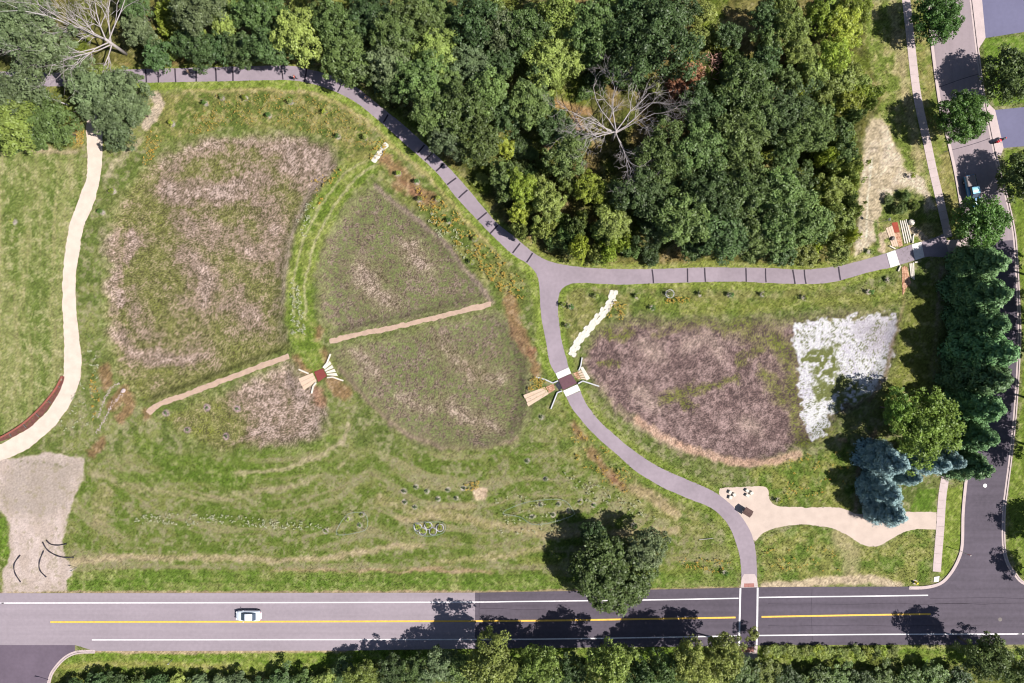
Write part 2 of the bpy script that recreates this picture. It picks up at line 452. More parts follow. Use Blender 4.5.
# basin floors: bare mauve soil with creeping olive green
BAS1 = [(128, 188), (150, 163), (180, 147), (212, 138), (250, 132), (300, 134), (336, 148), (341, 170), (312, 200), (294, 235), (285, 270), (283, 310), (288, 352), (240, 372), (190, 393), (150, 406), (122, 386), (108, 350), (103, 300), (107, 240), (115, 208)]
BAS1B = [(165, 415), (220, 392), (288, 364), (300, 372), (322, 392), (330, 418), (316, 438), (280, 450), (230, 453), (190, 440)]
BAS2 = [(374, 187), (402, 205), (442, 240), (476, 278), (488, 299), (420, 318), (332, 338), (322, 310), (318, 270), (326, 235), (348, 205)]
BAS2B = [(336, 350), (400, 334), (488, 309), (506, 322), (522, 345), (530, 378), (526, 410), (516, 436), (480, 448), (440, 446), (400, 427), (372, 402), (350, 375)]
BAS3 = [(600, 326), (632, 317), (700, 320), (795, 321), (880, 311), (901, 314), (899, 350), (881, 385), (850, 410), (820, 437), (790, 456), (750, 466), (715, 462), (680, 450), (640, 428), (610, 405), (590, 375), (583, 350)]
mB1, mB1b, mB2, mB2b, mB3 = (rmask(p, 20, 7, 5) for p in (BAS1, BAS1B, BAS2, BAS2B, BAS3))
# rim of rank grass
for p in (BAS1, BAS2, BAS2B, BAS3, BAS1B):
    paint(rmask(p + [p[0]], 14, 6, line=7), (100, 124, 58), (126, 140, 72), n6, k=.75)
def sdfin(p):
    return sdf(p, PX + WX * 5, PY + WY * 5)
d1 = sdfin(BAS1)
g1 = np.clip(st(d1, 10, 40) * st(n20 + .35 * (n6 - .5) + .10 + .12 * st(PY, 150, 260), .40, .58), 0, 1)
g1 = np.maximum(g1, st(d1, 8, 30) * st(n6, .55, .7) * .7)
def grain(k=.5): return st(n2 * .45 + n_grain * .55, k - .09, k + .09)
MAUVE, PINK, OLV, DKG = (160, 139, 126), (196, 174, 168), (130, 132, 76), (98, 112, 52)
def soil(mask, w_mauve):
    # bare mauve soil and creeping green mixed grain by grain; w_mauve 0..1 is how bare it is
    t = np.clip(w_mauve + (n2 - .5) * .55 + (n6 - .5) * .6 + (n_grain - .5) * .45, 0, 1)
    paint(mask, OLV, MAUVE, st(t, .22, .70))
    paint(mask * st(t, .78, 1.05), PINK, k=.8)
    paint(mask * (1 - st(t, .0, .26)) * grain(.5), (138, 146, 48), k=.8)
    paint(mask * (1 - grain(.36)), (112, 100, 70), k=.45)
wm = np.full(PX.shape, .29, np.float32)
for q, sf, w_, v in (([(160, 162), (186, 150), (212, 144), (250, 137), (300, 138), (330, 152)], 16, 6, .78), ([(250, 140), (300, 136), (334, 150), (338, 172), (312, 196), (296, 190), (280, 160)], 22, 0, .80), ([(318, 190), (300, 228), (290, 262), (286, 300), (288, 345)], 14, 5, .78),
                  ([(165, 186), (200, 194), (236, 190)], 18, 11, .86), ([(112, 232), (108, 262), (114, 300)], 14, 9, .84), ([(128, 236), (126, 262)], 12, 7, .8), ([(180, 222), (240, 240), (262, 262)], 26, 12, .66), ([(182, 262), (205, 280), (196, 300)], 22, 12, .70), ([(230, 300), (255, 316)], 22, 12, .62), ([(110, 330), (130, 352), (150, 360)], 16, 8, .74), ([(150, 362), (178, 364), (200, 356)], 14, 7, .80), ([(252, 170), (268, 210), (272, 260)], 24, 14, .62), ([(130, 300), (150, 330)], 20, 10, .5)):
    m_ = rmask(q, sf, 10, 3, line=w_) if w_ else rmask(q, sf, 10, 3)
    wm = np.maximum(wm, .29 + (v - .29) * m_)
soil(mB1, wm)
paint(rmask([(330, 155), (305, 200), (288, 240), (282, 300)], 8, 3, line=3) * ALL, (196, 174, 164), k=.6)
wm = np.clip(.16 + .62 * st(PX + 40 * (n20 - .5) - .7 * (PY - 410), 205, 262), 0, 1)
wm = np.maximum(wm, .9 * rmask([(255, 425), (285, 408), (300, 425), (280, 440), (235, 445)], 26, 10))
soil(mB1b, wm)
paint(rmask([(150, 400), (190, 386), (240, 366), (286, 348)], 10, 5, line=6) * mB1, (128, 132, 72), k=.7)
for m_, sd in ((mB2, 101), (mB2b, 111)):
    t = np.clip(fbm(PX, PY, 30, sd, 5) + (n2 - .5) * .5, 0, 1)
    paint(m_, (150, 131, 116), (172, 151, 138), st(n6 * .5 + n_grain * .5, .36, .66))
    paint(m_ * st(t, .40, .62), (126, 118, 90), (142, 130, 100), n6, k=.55)
    paint(m_ * st(n2 * .65 + n_grain * .35, .47, .57), (102, 120, 64), k=.68)
    paint(m_ * (1 - grain(.30)), (116, 100, 84), k=.5)
for q, sf, w_ in (([(448, 404), (470, 416), (494, 424)], 20, 7), ([(400, 400), (430, 410)], 18, 6), ([(410, 250), (425, 268)], 20, 10), ([(360, 270), (385, 300)], 26, 12), ([(440, 350), (470, 372)], 22, 8), ([(355, 355), (380, 375)], 18, 6), ([(470, 370), (500, 380)], 18, 6)):
    m_ = rmask(q, sf, 9, 3, line=w_); soil(m_ * np.maximum(mB2, mB2b) * .8, .45 + .35 * m_)
paint(rmask([(376, 186), (442, 240), (492, 302)], 5, 2, line=2.4), (166, 142, 138), k=.8)
paint(rmask([(340, 368), (372, 406), (402, 430), (442, 448), (480, 450), (516, 438)], 6, 3, line=2.2), (150, 124, 120), k=.75)
# right basin
paint(mB3, (123, 101, 99), (149, 125, 121), st(n6 * .55 + n2 * .25 + n_grain * .2, .34, .66))
paint(mB3 * st(n2 * .5 + n6 * .5, .52, .64), (168, 143, 140), k=.5)
paint(mB3 * (1 - grain(.34)), (102, 84, 84), k=.35)
dB3 = sdf(BAS3, PX + WX * 6, PY + WY * 6)
paint(mB3 * st(11 - dB3, 0, 11) * st(n2 * .5 + n_grain * .5, .42, .56) * (PY < 350), (116, 124, 62), k=.75)
for q, sf, w_, k_ in (([(606, 330), (622, 338), (632, 330)], 8, 4, .8), ([(604, 362), (616, 366)], 6, 3, .7), ([(668, 398), (690, 392), (712, 386), (735, 376)], 9, 4, .8), ([(676, 402), (694, 408)], 8, 4, .8), ([(735, 328), (770, 345), (800, 352)], 20, 8, .6), ([(776, 335), (790, 372), (796, 410), (800, 440)], 16, 6, .75), ([(765, 372), (780, 400)], 12, 6, .7), ([(740, 360), (760, 352)], 8, 4, .6), ([(800, 446), (830, 428)], 8, 4, .8), ([(660, 330), (700, 326), (750, 326)], 10, 4, .5)):
    m_ = rmask(q, sf, 8, 5, line=w_)
    paint(m_ * st(n2 * .5 + n_grain * .5, .36, .5), (104, 116, 42), (122, 130, 52), n6, k=k_)
for q in ([(690, 345), (706, 338), (718, 350)], [(648, 345), (660, 356)], [(745, 425), (755, 430)], [(640, 392), (656, 402)]):
    paint(rmask(q, 18, 8, 4, line=8) * mB3, (188, 165, 152), k=.65)
paint(rmask([(638, 421), (660, 436), (690, 450), (730, 462), (770, 463), (798, 456)], 5, 2, 2, line=4.0), (200, 158, 134), (216, 184, 164), n6, k=.95)
# pale dried crust with holes of green
CR = [(796, 324), (840, 318), (880, 312), (900, 313), (900, 335), (896, 356), (884, 384), (872, 394), (850, 404), (830, 426), (811, 442), (806, 420), (800, 396), (798, 372), (792, 350)]
mC = rmask(CR, 2.0, 7, 6)
hole = np.maximum.reduce([rmask(p, 6, 5, 4) for p in ([(786, 350), (806, 356), (842, 346), (838, 380), (820, 386), (806, 368), (788, 370)], [(812, 384), (858, 376), (868, 386), (842, 398), (820, 404)], [(840, 396), (872, 392), (860, 410), (836, 414)])])
hole = np.clip(hole * st(n2 * .6 + n6 * .4, .40, .52), 0, 1)
paint(mC, (222, 216, 230), (250, 248, 253), st(n6 * .6 + n_grain * .4, .30, .56))
paint(rmask([(806, 400), (850, 396), (840, 415), (812, 440)], 14, 6) * mC, (252, 250, 254), k=.8)
paint(rmask([(860, 314), (900, 313), (898, 350), (870, 350)], 26, 10) * mC, (176, 166, 178), k=.6)
paint(mC * hole, (118, 126, 60), k=.9)
paint(mC * st(n2 * .5 + n6 * .2 + n_grain * .3, .565, .64), (108, 112, 72), k=.8)
# dirt tracks east of the basin
paint(rmask([(903, 296), (899, 330), (886, 376), (876, 392), (870, 400)], 4, 3, line=1.6), (160, 134, 116), k=.7)
paint(rmask([(941, 268), (939, 300), (934, 350), (928, 372)], 4, 2, line=1.8), (172, 150, 136), k=.8)
paint(rmask([(876, 432), (862, 448), (858, 480), (856, 512)], 5, 3, line=2.5), (178, 150, 128), k=.85)
paint(rmask([(893, 384), (888, 390)], 3, 2, line=2), (196, 168, 140), k=.8)
paint(rmask([(838, 438), (846, 440)], 3, 2, line=2), (206, 170, 140), k=.8)
paint(rmask([(905, 300), (935, 280), (938, 340), (925, 400), (890, 420), (880, 400), (898, 360)], 12, 4), (120, 130, 56), (144, 146, 74), n6, k=.85)

# the grassed dyke between the basins, with two pale wheel tracks
DY = [(386, 152), (352, 172), (326, 204), (308, 240), (300, 280), (299, 315), (306, 345), (318, 366)]
paint(rmask(DY, 6, 3, line=14), (118, 142, 56), (148, 160, 82), st(n6, .38, .62))
paint(rmask([(p[0] - 6, p[1]) for p in DY[:6]], 2.4, 2, 1.2, line=1.3), (204, 192, 164), k=.6)
paint(rmask([(p[0] + 6, p[1] + 3) for p in DY[:6]], 2.4, 2, 1.2, line=1.3), (206, 194, 166), k=.65)

# flower beds along the trail
BED1 = [(160, 96), (200, 92), (250, 90), (300, 92), (340, 104), (372, 126), (372, 160), (345, 160), (330, 140), (280, 126), (220, 128), (170, 140), (140, 150)]
BED2 = [(380, 150), (400, 160), (430, 180), (470, 222), (500, 250), (522, 275), (530, 300), (520, 312), (500, 300), (470, 268), (430, 225), (400, 196), (376, 176)]
BED3 = [(562, 290), (640, 288), (740, 290), (860, 290), (905, 280), (905, 300), (880, 308), (700, 314), (620, 312), (590, 330), (575, 345), (566, 340)]
for b_ in (BED1, BED2, BED3):
    paint(rmask(b_, 10, 6), (110, 128, 60), (142, 142, 82), st(n6, .34, .64), k=.85)
paint(rmask(BED1, 8, 4) * st(n2, .5, .62), (160, 146, 92), k=.4)
paint(rmask([(640, 297), (740, 302), (860, 296), (905, 284), (900, 300), (740, 314), (640, 310)], 8, 4), (124, 144, 60), (150, 156, 78), n6, k=.7)
paint(rmask([(570, 410), (600, 445), (640, 478), (690, 505), (720, 540), (735, 580), (650, 580), (600, 520), (560, 450), (548, 410)], 14, 8), (112, 132, 60), (146, 148, 84), st(n6, .36, .64), k=.7)
# russet dead growth
for q, w in (([(384, 158), (402, 172), (420, 192), (432, 200)], 7), ([(510, 300), (516, 330), (528, 352)], 7), ([(533, 350), (536, 372)], 5), ([(575, 424), (584, 436)], 4), ([(588, 452), (600, 462), (614, 478)], 4.5), ([(612, 478), (622, 486)], 5),
             ([(104, 368), (106, 384)], 6), ([(112, 405), (124, 392), (130, 405), (120, 418)], 6), ([(146, 412), (148, 418)], 3.5), ([(100, 440), (92, 452)], 5), ([(295, 358), (306, 372)], 4), ([(326, 352), (328, 360)], 4), ([(334, 384), (346, 392)], 7), ([(318, 392), (322, 402)], 6), ([(398, 182), (420, 194)], 5), ([(318, 332), (318, 338)], 4)):
    paint(rmask(q, 6, 4, 3, line=w), (150, 108, 88), (172, 128, 104), n2, k=.7)
paint(rmask([(634, 488), (656, 498), (676, 512)], 8, 4, 3, line=6), (194, 164, 142), k=.65)

# lower meadow: long horizontal streaks of hay, rank green, mown verge by the road
LOW = rmask([(70, 460), (200, 455), (330, 450), (420, 455), (540, 440), (600, 480), (660, 520), (735, 560), (740, 592), (60, 592), (66, 540), (80, 500)], 16, 8)
paint(LOW, (114, 136, 56), (150, 156, 90), st(n6 * .55 + nst * .45, .38, .6), k=.85)
paint(LOW * st(nst, .52, .66), (180, 164, 138), k=.6)
paint(LOW * st(n2 * .6 + n6 * .4, .5, .64), (160, 148, 128), k=.62)
paint(LOW * speck, (84, 106, 46), k=.5)
for q, w, c_, k_ in (([(90, 470), (140, 490), (200, 500), (290, 488), (340, 462)], 3.0, (184, 168, 142), .5), ([(60, 562), (130, 558), (240, 560), (320, 559), (380, 549), (420, 544)], 3.2, (194, 172, 146), .75),
        ([(270, 572), (370, 572), (440, 570), (490, 573)], 2.2, (184, 152, 130), .8), ([(440, 562), (500, 556), (545, 545)], 3, (186, 168, 132), .6), ([(120, 478), (180, 478), (260, 480)], 5, (104, 134, 46), .55), ([(140, 440), (175, 462), (260, 472), (330, 466)], 7, (108, 134, 50), .6),
        ([(400, 520), (440, 516), (470, 520), (520, 530), (600, 536), (680, 532)], 4, (188, 166, 134), .6), ([(520, 560), (600, 566), (700, 572)], 5, (150, 158, 80), .5), ([(380, 500), (420, 512), (470, 508)], 5, (180, 160, 128), .5), ([(240, 455), (300, 452), (330, 440)], 4, (112, 138, 54), .5),
        ([(96, 505), (104, 490), (98, 520)], 8, (178, 162, 128), .5), ([(20, 560), (6, 560)], 10, (120, 146, 58), .6), ([(610, 400), (640, 430), (680, 452)], 2.4, (190, 166, 148), .5)):
    paint(rmask(q, 5, 5, 2, line=w), c_, k=k_)
paint(rmask([(236, 474), (280, 470), (318, 457), (342, 442), (350, 424)], 3, 3, 2, line=2.2), (198, 180, 156), k=.7)
paint(rmask([(135, 448), (152, 460), (180, 472), (205, 478)], 6, 3, 2, line=4), (94, 122, 42), k=.6)
paint(rmask([(66, 570), (250, 571), (480, 573), (560, 576), (735, 572), (740, 588), (480, 591.5), (60, 592)], 3, 2.5), (110, 138, 54), (142, 154, 84), st(n6 * .5 + nst0 * .5, .36, .64), k=.85)
paint(rmask([(66, 581), (240, 582), (480, 583)], 2, 2, line=1), (92, 126, 40), k=.6)
paint(rmask([(0, 592.5), (300, 592.5), (475, 592.5), (640, 589.5), (740, 587.5)], 2, 1, line=1.4), (186, 158, 138), k=.8)
paint(rmask([(480, 494), (480.2, 494.5)], 4, 2, 2, line=7), (222, 192, 168), (236, 206, 190), n2, k=.9)
# bright mown edge of the trail and its dry outer line
TRL_U = [(40, 86), (185, 82), (255, 80.5), (306, 82.5), (331, 90), (356, 102.5), (381, 122.5), (406, 145), (436, 171), (456, 197), (496, 238.5), (527, 263.5), (539, 283.5), (544, 342), (549.5, 362), (556, 374)]
paint(rmask(TRL_U, 5, 2, line=8), (134, 160, 60), (156, 172, 84), n6, k=.85)
paint(rmask([(185, 91), (255, 90), (306, 92), (331, 100), (370, 124), (400, 152), (428, 176), (470, 224), (496, 252)], 4, 2.5, line=2), (198, 178, 130), k=.65)
TRL_R = [(652, 283.5), (579, 283), (562, 288), (558, 306), (559.5, 326), (566, 357), (570, 367)]
paint(rmask(TRL_R, 4, 2, line=5), (128, 156, 58), (150, 166, 80), n6, k=.8)
paint(rmask([(652, 284), (740, 285), (810, 286), (838, 283), (868, 275), (890, 268)], 4, 2, line=5), (138, 160, 62), (160, 166, 88), n6, k=.8)
for q in ([(564, 396), (573, 410), (587, 427), (619, 457), (662, 487), (707, 507), (729, 527), (741, 567)], [(579, 391), (599, 422), (637, 452), (687, 479), (724, 497)]):
    paint(rmask(q, 5, 2, line=6), (124, 152, 56), (150, 160, 80), n6, k=.75)
paint(rmask([(18, 70), (255, 64), (303, 66), (356, 84), (406, 124), (451, 166), (473, 190), (512, 229), (549, 256), (602, 265), (704, 263), (803, 266), (868, 255)], 5, 2, line=5), (140, 158, 66), (160, 166, 86), n6, k=.85)
paint(rmask([(870, 256), (850, 265)], 3, 2, line=2), (200, 186, 150), k=.6)

# bare sandy strip and dry verge beside the street
paint(rmask([(862, 0), (905, 0), (915, 60), (926, 130), (936, 180), (946, 236), (905, 250), (870, 255), (856, 250), (862, 150)], 8, 4), (128, 146, 66), (168, 160, 110), st(n6 * .6 + fbm(PX, PY, 7, 88, 3, sy=60) * .4, .38, .62))
paint(rmask([(893, 0), (900, 60), (912, 120), (922, 170)], 8, 4, line=5), (186, 170, 134), k=.7)
paint(rmask([(866, 118), (882, 118), (898, 150), (908, 170), (925, 180), (936, 210), (905, 215), (884, 212), (876, 240), (856, 258), (852, 250), (860, 200), (862, 160)], 5, 4, 3), (202, 184, 162), (226, 208, 192), st(n6, .36, .62), k=.95)
paint(rmask([(872, 158), (868, 200), (866, 240)], 1.6, 1, .6, line=1.0), (238, 226, 208), k=.8)
paint(rmask([(860, 150), (857, 200), (856, 240)], 8, 3, line=4), (176, 168, 160), k=.5)
paint(rmask([(882, 205), (896, 190), (912, 188), (924, 196), (926, 222), (904, 226), (884, 222)], 6, 4, 3), (96, 122, 48), (134, 142, 72), n6, k=.85)
paint(rmask([(882, 250), (880, 238), (887, 233)], 2, 1, line=4), (222, 196, 178), k=.9)
paint(rmask([(908, 229), (918, 232), (924, 238)], 3, 1, line=4), (222, 196, 178), k=.9)
paint(rmask([(876, 222), (878, 246)], 3, 1, line=2), (110, 136, 56), k=.8)
# verge between pavement and street, lawns
paint(rmask([(911, 0), (928, 0), (941, 105), (955, 175), (968, 236), (948, 240), (936, 170), (920, 90)], 2, .8), (128, 142, 66), (156, 150, 92), st(n6, .36, .62))
paint(rmask([(984, 40), (1094, 26), (1094, 96), (994, 106), (986, 80)], 2, .6), (102, 134, 44), (120, 146, 56), fbm(PX, PY, 6, 78, 2, sy=80))
paint(rmask([(1004, 150), (1094, 143), (1094, 600), (1018, 574), (1008, 545), (1010, 480), (1021, 410), (1024, 342), (1018, 240)], 2, .6), (110, 138, 48), (132, 148, 64), n6)
paint(rmask([(905, 520), (933, 520), (930, 582), (905, 582)], 4, 2), (118, 142, 56), (136, 152, 72), n6, k=.6)
paint(rmask([(918, 488), (936, 488), (936, 512), (910, 512)], 3, 1), (98, 132, 42), (112, 142, 50), n6, k=.9)
paint(rmask([(946, 488), (963, 485), (961, 545), (948, 574), (940, 578)], 2, .6), (126, 152, 54), (146, 160, 72), n6, k=.9)
# meadow islands by the sand path
paint(rmask([(758, 540), (800, 526), (840, 530), (862, 546), (880, 548), (912, 530), (933, 530), (930, 582), (900, 584), (760, 584)], 4, 2), (112, 136, 58), (148, 152, 84), st(n6, .34, .62))
paint(rmask([(838, 535), (852, 552), (850, 575)], 10, 5, line=9), (182, 168, 134), k=.7)
paint(rmask([(765, 586), (800, 584), (830, 580), (870, 580), (898, 586)], 4, 2, line=4.5), (222, 196, 180), (206, 186, 160), n6, k=.9)
paint(rmask([(742, 470), (800, 462), (848, 444), (858, 480), (854, 510), (775, 504), (765, 490)], 6, 3), (108, 134, 52), (148, 152, 78), st(n6, .36, .62), k=.8)
# sand lot at the lower left
SL = [(-70, 464), (20, 458), (45, 452), (85, 457), (80, 486), (70, 512), (63, 540), (64, 556), (74, 568), (66, 580), (66, 592), (2, 592), (4, 570), (10, 555), (9, 525), (2, 512), (-70, 505)]
mSL = rmask(SL, 3, 2, 2)
paint(mSL, (214, 194, 182), (230, 210, 202), st(n6 * .5 + fbm(PX, PY, 8, 79, 3, sy=70) * .5, .36, .62))
paint(mSL * rmask([(10, 460), (80, 458), (72, 505), (30, 520), (0, 512)], 16, 8), (184, 170, 158), k=.6)
paint(mSL * st(n2, .64, .76), (150, 145, 106), k=.4)
paint(rmask([(20, 463), (45, 463), (70, 467)], 3, 2, line=1.2) * st(n2, .45, .6), (112, 112, 74), k=.7)
paint(rmask([(-20, 520), (6, 518), (8, 555), (-20, 560)], 4, 2), (112, 146, 50), k=.8)
# bottom verge
paint(rmask([(48, 690), (55, 668), (66, 657), (95, 652), (400, 650), (740, 646), (1094, 646), (1094, 760), (48, 760)], 3, 1), (118, 148, 52), (142, 158, 74), st(n6 * .5 + nst * .5, .38, .6))
paint(rmask([(95, 651), (190, 652), (300, 650), (345, 651)], 2.5, 1.2, line=2.2), (206, 176, 156), k=.85)
paint(rmask([(60, 666), (110, 665), (160, 663), (230, 668)], 5, 3, line=3), (164, 158, 92), k=.7)
paint(rmask([(345, 655), (420, 652), (560, 650), (740, 650), (800, 652), (1094, 650)], 3, 1.5, line=2.5), (110, 136, 50), k=.7)
paint(rmask([(900, 647), (1094, 647)], 2, 1, line=1.5), (160, 160, 92), k=.5)
paint(rmask([(40, 672), (300, 672), (400, 660), (1094, 662), (1094, 753), (40, 753)], 8, 4), (86, 100, 44), (116, 120, 62), n6, k=.85)
# the wood's floor: litter, moss and low growth
WOOD = [(-70, -70), (868, -70), (862, 0), (868, 60), (880, 100), (866, 130), (860, 190), (853, 255), (830, 262), (704, 262), (602, 264), (549, 255), (512, 228), (473, 190), (451, 165), (406, 122), (356, 82), (303, 64), (255, 62), (145, 64), (18, 70), (-70, 72)]
mW = rmask(WOOD, 6, 4)
paint(mW, (92, 96, 48), (126, 122, 66), st(n6, .36, .64))
paint(mW * st(n20, .52, .66), (118, 138, 48), k=.7)
paint(mW * st(fbm(PX, PY, 34, 171, 3), .58, .7), (150, 122, 84), k=.6)
for q, w, c_ in (([(556, 104), (575, 108), (590, 112)], 5, (188, 148, 110)), ([(575, 118), (580, 130)], 5, (176, 138, 104)), ([(205, 30), (216, 32)], 6, (168, 146, 92)), ([(545, 145), (550, 152)], 4, (170, 136, 110)), ([(720, 28), (745, 30), (760, 36)], 5, (150, 140, 84)), ([(165, 10), (170, 30), (180, 44)], 8, (132, 160, 50)), ([(615, 50), (640, 56)], 7, (140, 152, 62)), ([(700, 20), (706, 40)], 8, (140, 156, 60)), ([(748, 8), (760, 14)], 8, (140, 134, 82)), ([(735, 20), (757, 26)], 6, (158, 140, 92))):
    paint(rmask(q, 6, 4, line=w), c_, k=.85)
paint(rmask([(-70, 74), (70, 84), (76, 100), (72, 148), (-70, 146)], 6, 3), (96, 108, 46), (128, 130, 60), n6, k=.9)
paint(rmask([(70, 108), (82, 120), (84, 148), (72, 150)], 4, 3), (150, 146, 76), (176, 150, 90), n2, k=.8)
paint(rmask([(155, 96), (160, 104), (154, 118), (146, 126)], 4, 3, 2, line=5), (214, 192, 188), k=.8)
paint(rmask([(140, 140), (128, 152), (112, 168), (104, 180)], 5, 3, line=3), (202, 184, 166), k=.6)

# mulch rings round the planted saplings
MULCH = []   # filled by the planting lists below (px, py, radius px, colour)
PLANT_ROWS = {
 'north bed': [(173, 124), (206, 104), (223, 98), (246, 99), (269.6, 116), (291, 102.5), (325, 112.5), (338.5, 137), (366, 138)],
 'slope bed': [(399, 174), (417, 182), (420, 199.5), (438.5, 199), (449, 221), (475, 239), (471.5, 262)],
 'east bed': [(637, 296), (652, 308), (669, 294), (700.5, 294), (730, 295), (762.5, 294.5), (804, 298), (868.6, 292), (888, 280)],
 'corner bed': [(563, 305), (571, 307), (567.5, 325.5), (596, 296.5)],
 'west bed': [(114, 192), (102.5, 212), (15, 222)],
 'basin': [(166, 413), (187, 430), (206, 408), (225, 436.5), (236, 409)],
 'meadow': [(404, 491), (405, 502), (415, 507), (416, 487), (427, 491), (438, 499), (448, 490), (456, 498), (464, 488), (541, 417), (527, 461), (546, 479)],
 'loop': [(532, 517), (541, 505), (553, 514.6), (558.6, 504), (569, 510)],
 'small loop': [(348, 519), (360, 525), (362, 514.5)],
 'outside loop': [(580.5, 502), (594, 505), (326, 531)],
 'rings': [(418, 527), (423, 531), (428.5, 525.5), (433, 531), (440, 527.5)],
 'verge': [(778, 500), (724.5, 572), (869, 252), (910, 176.6), (634, 525)],
}
for row, pl in PLANT_ROWS.items():
    for i, (x, y) in enumerate(pl):
        r = 3.4 if row in ('basin', 'rings') else 2.5
        c_ = (176, 150, 158) if row == 'basin' else (208, 192, 190)
        paint(rmask([(x, y), (x + .1, y + .1)], 2.2, 1, 1, line=r), c_, k=.85)
mMUL = np.zeros(PX.shape, np.float32)
for pl in PLANT_ROWS.values():
    for (x, y) in pl: mMUL = np.maximum(mMUL, (np.hypot(PX - x, PY - y) < 3.2).astype(np.float32))
PXY_CLEAR = [(x, y) for pl in PLANT_ROWS.values() for (x, y) in pl]

# every surface stays granular: per-cell variation of plant and soil
gr_ = C.mean(-1, keepdims=True); C = (C + (gr_ - C) * .04)
pal = st(n2, .54, .72)[..., None] * (1 - np.maximum.reduce([mC, mB1, mB1b, mB2, mB2b, mB3])[..., None]) * .34
C = C + (np.array([172, 158, 140], np.float32) - C) * pal
gk = (1 - np.maximum.reduce([mC, mSL, mB1 * .6, mB1b * .6, mB2 * .6, mB2b * .6, mB3, mMUL]))[..., None]
C = C * (1 + gk * np.array([.025, .02, -.015], np.float32))
vk = (1 - .7 * np.maximum(mSL, mC))[..., None]
C *= (1 + (n_grain - .5)[..., None] * .40 * vk + (n2 - .5)[..., None] * .42 * vk)
C = np.clip(C, 18, 250)

# ---------------- heights: shallow basins, everything paved stays level
Z = np.zeros(PX.shape, np.float32)
for p, dep in ((BAS1, .7), (BAS1B, .6), (BAS2, .6), (BAS2B, .7), (BAS3, .8)):
    Z -= dep * st(sdf(p, PX, PY), -4, 14)
Z += (n6 - .5) * .10 * (1 - 0)
LEVEL = np.zeros(PX.shape, np.float32)

# ---------------- outlines of everything laid on the ground (photo pixels)
TRAIL = [(-40, 71), (15, 72), (62, 72.5), (110, 70), (145, 69), (185, 68), (255, 66), (283, 65.5), (303, 68), (333, 76), (356, 87), (381, 107), (406, 127), (431, 150), (451, 170), (473, 195), (496, 222), (512, 235), (534, 253), (549, 261), (572, 266), (602, 268.5), (652, 269), (704, 267.5), (767, 268), (803, 269.5), (838, 266), (868, 258.5), (886.4, 253.1)]
TRAIL_E = [(890.6, 267.6), (868, 272.5), (838, 281), (813, 284), (767, 283), (727, 281.5), (652, 283.5), (619.5, 284.5), (579.5, 283), (566, 286), (559.5, 293), (558, 306), (559.5, 326), (562, 342), (566, 357), (568.6, 367.3)]
TRAIL_W = [(555.4, 373.3), (549.5, 362), (546, 342), (542, 321), (540, 301), (539, 283.5), (536, 273.5), (527, 263.5), (512, 254), (496, 239), (476, 218.5), (456, 197), (435, 171), (406, 145), (381, 122.5), (356, 102.5), (331, 90), (306, 82.5), (286, 80), (255, 80.5), (185, 82), (140, 83), (67, 86), (15, 87), (-40, 88)]
TR_UP = catmull(TRAIL, 4) + catmull(TRAIL_E, 4) + catmull(TRAIL_W, 4)
TR_LO = catmull([(566.2, 396.8), (573, 409.5), (587, 427), (599.5, 439.5), (619.5, 457), (637, 472), (662, 487), (687, 498), (707, 506), (719, 514), (730, 528), (738, 549.5), (741, 567), (741.5, 584)], 4) \
      + catmull([(757, 583.5), (756.6, 562), (754.5, 544.5), (749.5, 529.5), (737, 511), (724.5, 499), (712, 490.5), (687, 479.5), (662, 468.5), (637, 453), (617, 437), (599.5, 421), (587, 405), (580.4, 390.8)], 4)
TR_EAST = [(921, 242), (935, 237.5), (944.5, 233.2), (950, 251), (953, 258), (940, 257), (930, 256.4), (924.4, 257.1)]
GR_L = catmull([(88, 118), (86, 125), (87.5, 171), (80, 196), (71, 221), (66, 246), (63, 271), (62.5, 301), (64, 342), (63.5, 374), (60, 389.5), (48, 409.5), (33, 424.5), (12.5, 438), (-8, 447), (-40, 458)], 3)
GR_R = catmull([(-40, 474), (-8, 466), (0, 461), (22.5, 452), (42.5, 437), (60, 419.5), (72.5, 399.5), (80, 379.5), (81.5, 357), (79.5, 342), (76.5, 311), (76, 276), (79.5, 251), (84, 226), (94, 203.5), (101, 171), (102.5, 125), (100, 112)], 3)
GRAVEL = GR_L + GR_R
SANDP = catmull([(719, 493), (720, 488.5), (740, 487), (766, 487), (769, 498), (776, 505.5), (800, 507), (840, 508), (858, 514), (885, 512), (937, 512)], 3) + catmull([(936, 530), (914, 529.5), (896, 536), (879, 546), (863, 545), (845, 533.5), (825, 527), (800, 524.5), (775, 528), (760, 536), (755, 541), (748, 532), (734, 510), (723, 499), (719, 494)], 3)
WALK_A = catmull([(898, -60), (906, 0), (911, 45), (917, 95), (926.5, 140), (933, 171), (941, 205), (949, 240)], 4)
WALK_B = catmull([(950, 240), (953, 260), (957, 300), (958, 350), (956, 400), (951, 450), (943, 490), (940, 530), (937.5, 560), (936, 582)], 4)
BERM1 = catmull([(148, 413), (160, 404), (190, 393), (240, 374), (289, 356)], 3)
BERM2 = catmull([(330, 341.5), (360, 334), (400, 326), (450, 314), (491, 304)], 3)
ROAD_OLD = [(-900, 594), (-70, 593.2), (250, 593), (475, 592.6), (475, 648.5), (345, 650.5), (95, 651), (75, 645), (-70, 645), (-900, 645)]
ROAD_NEW_TOP = [(475, 592.6), (640, 589.8), (740.5, 587.6), (757.5, 587.2), (800, 586.8), (909, 586.5), (909, 588.5), (925, 588), (940, 584), (950, 575), (958, 560), (962, 545), (963, 512), (966, 480), (971, 440), (976, 400), (978.5, 342), (976, 300), (970, 262), (966, 243)]
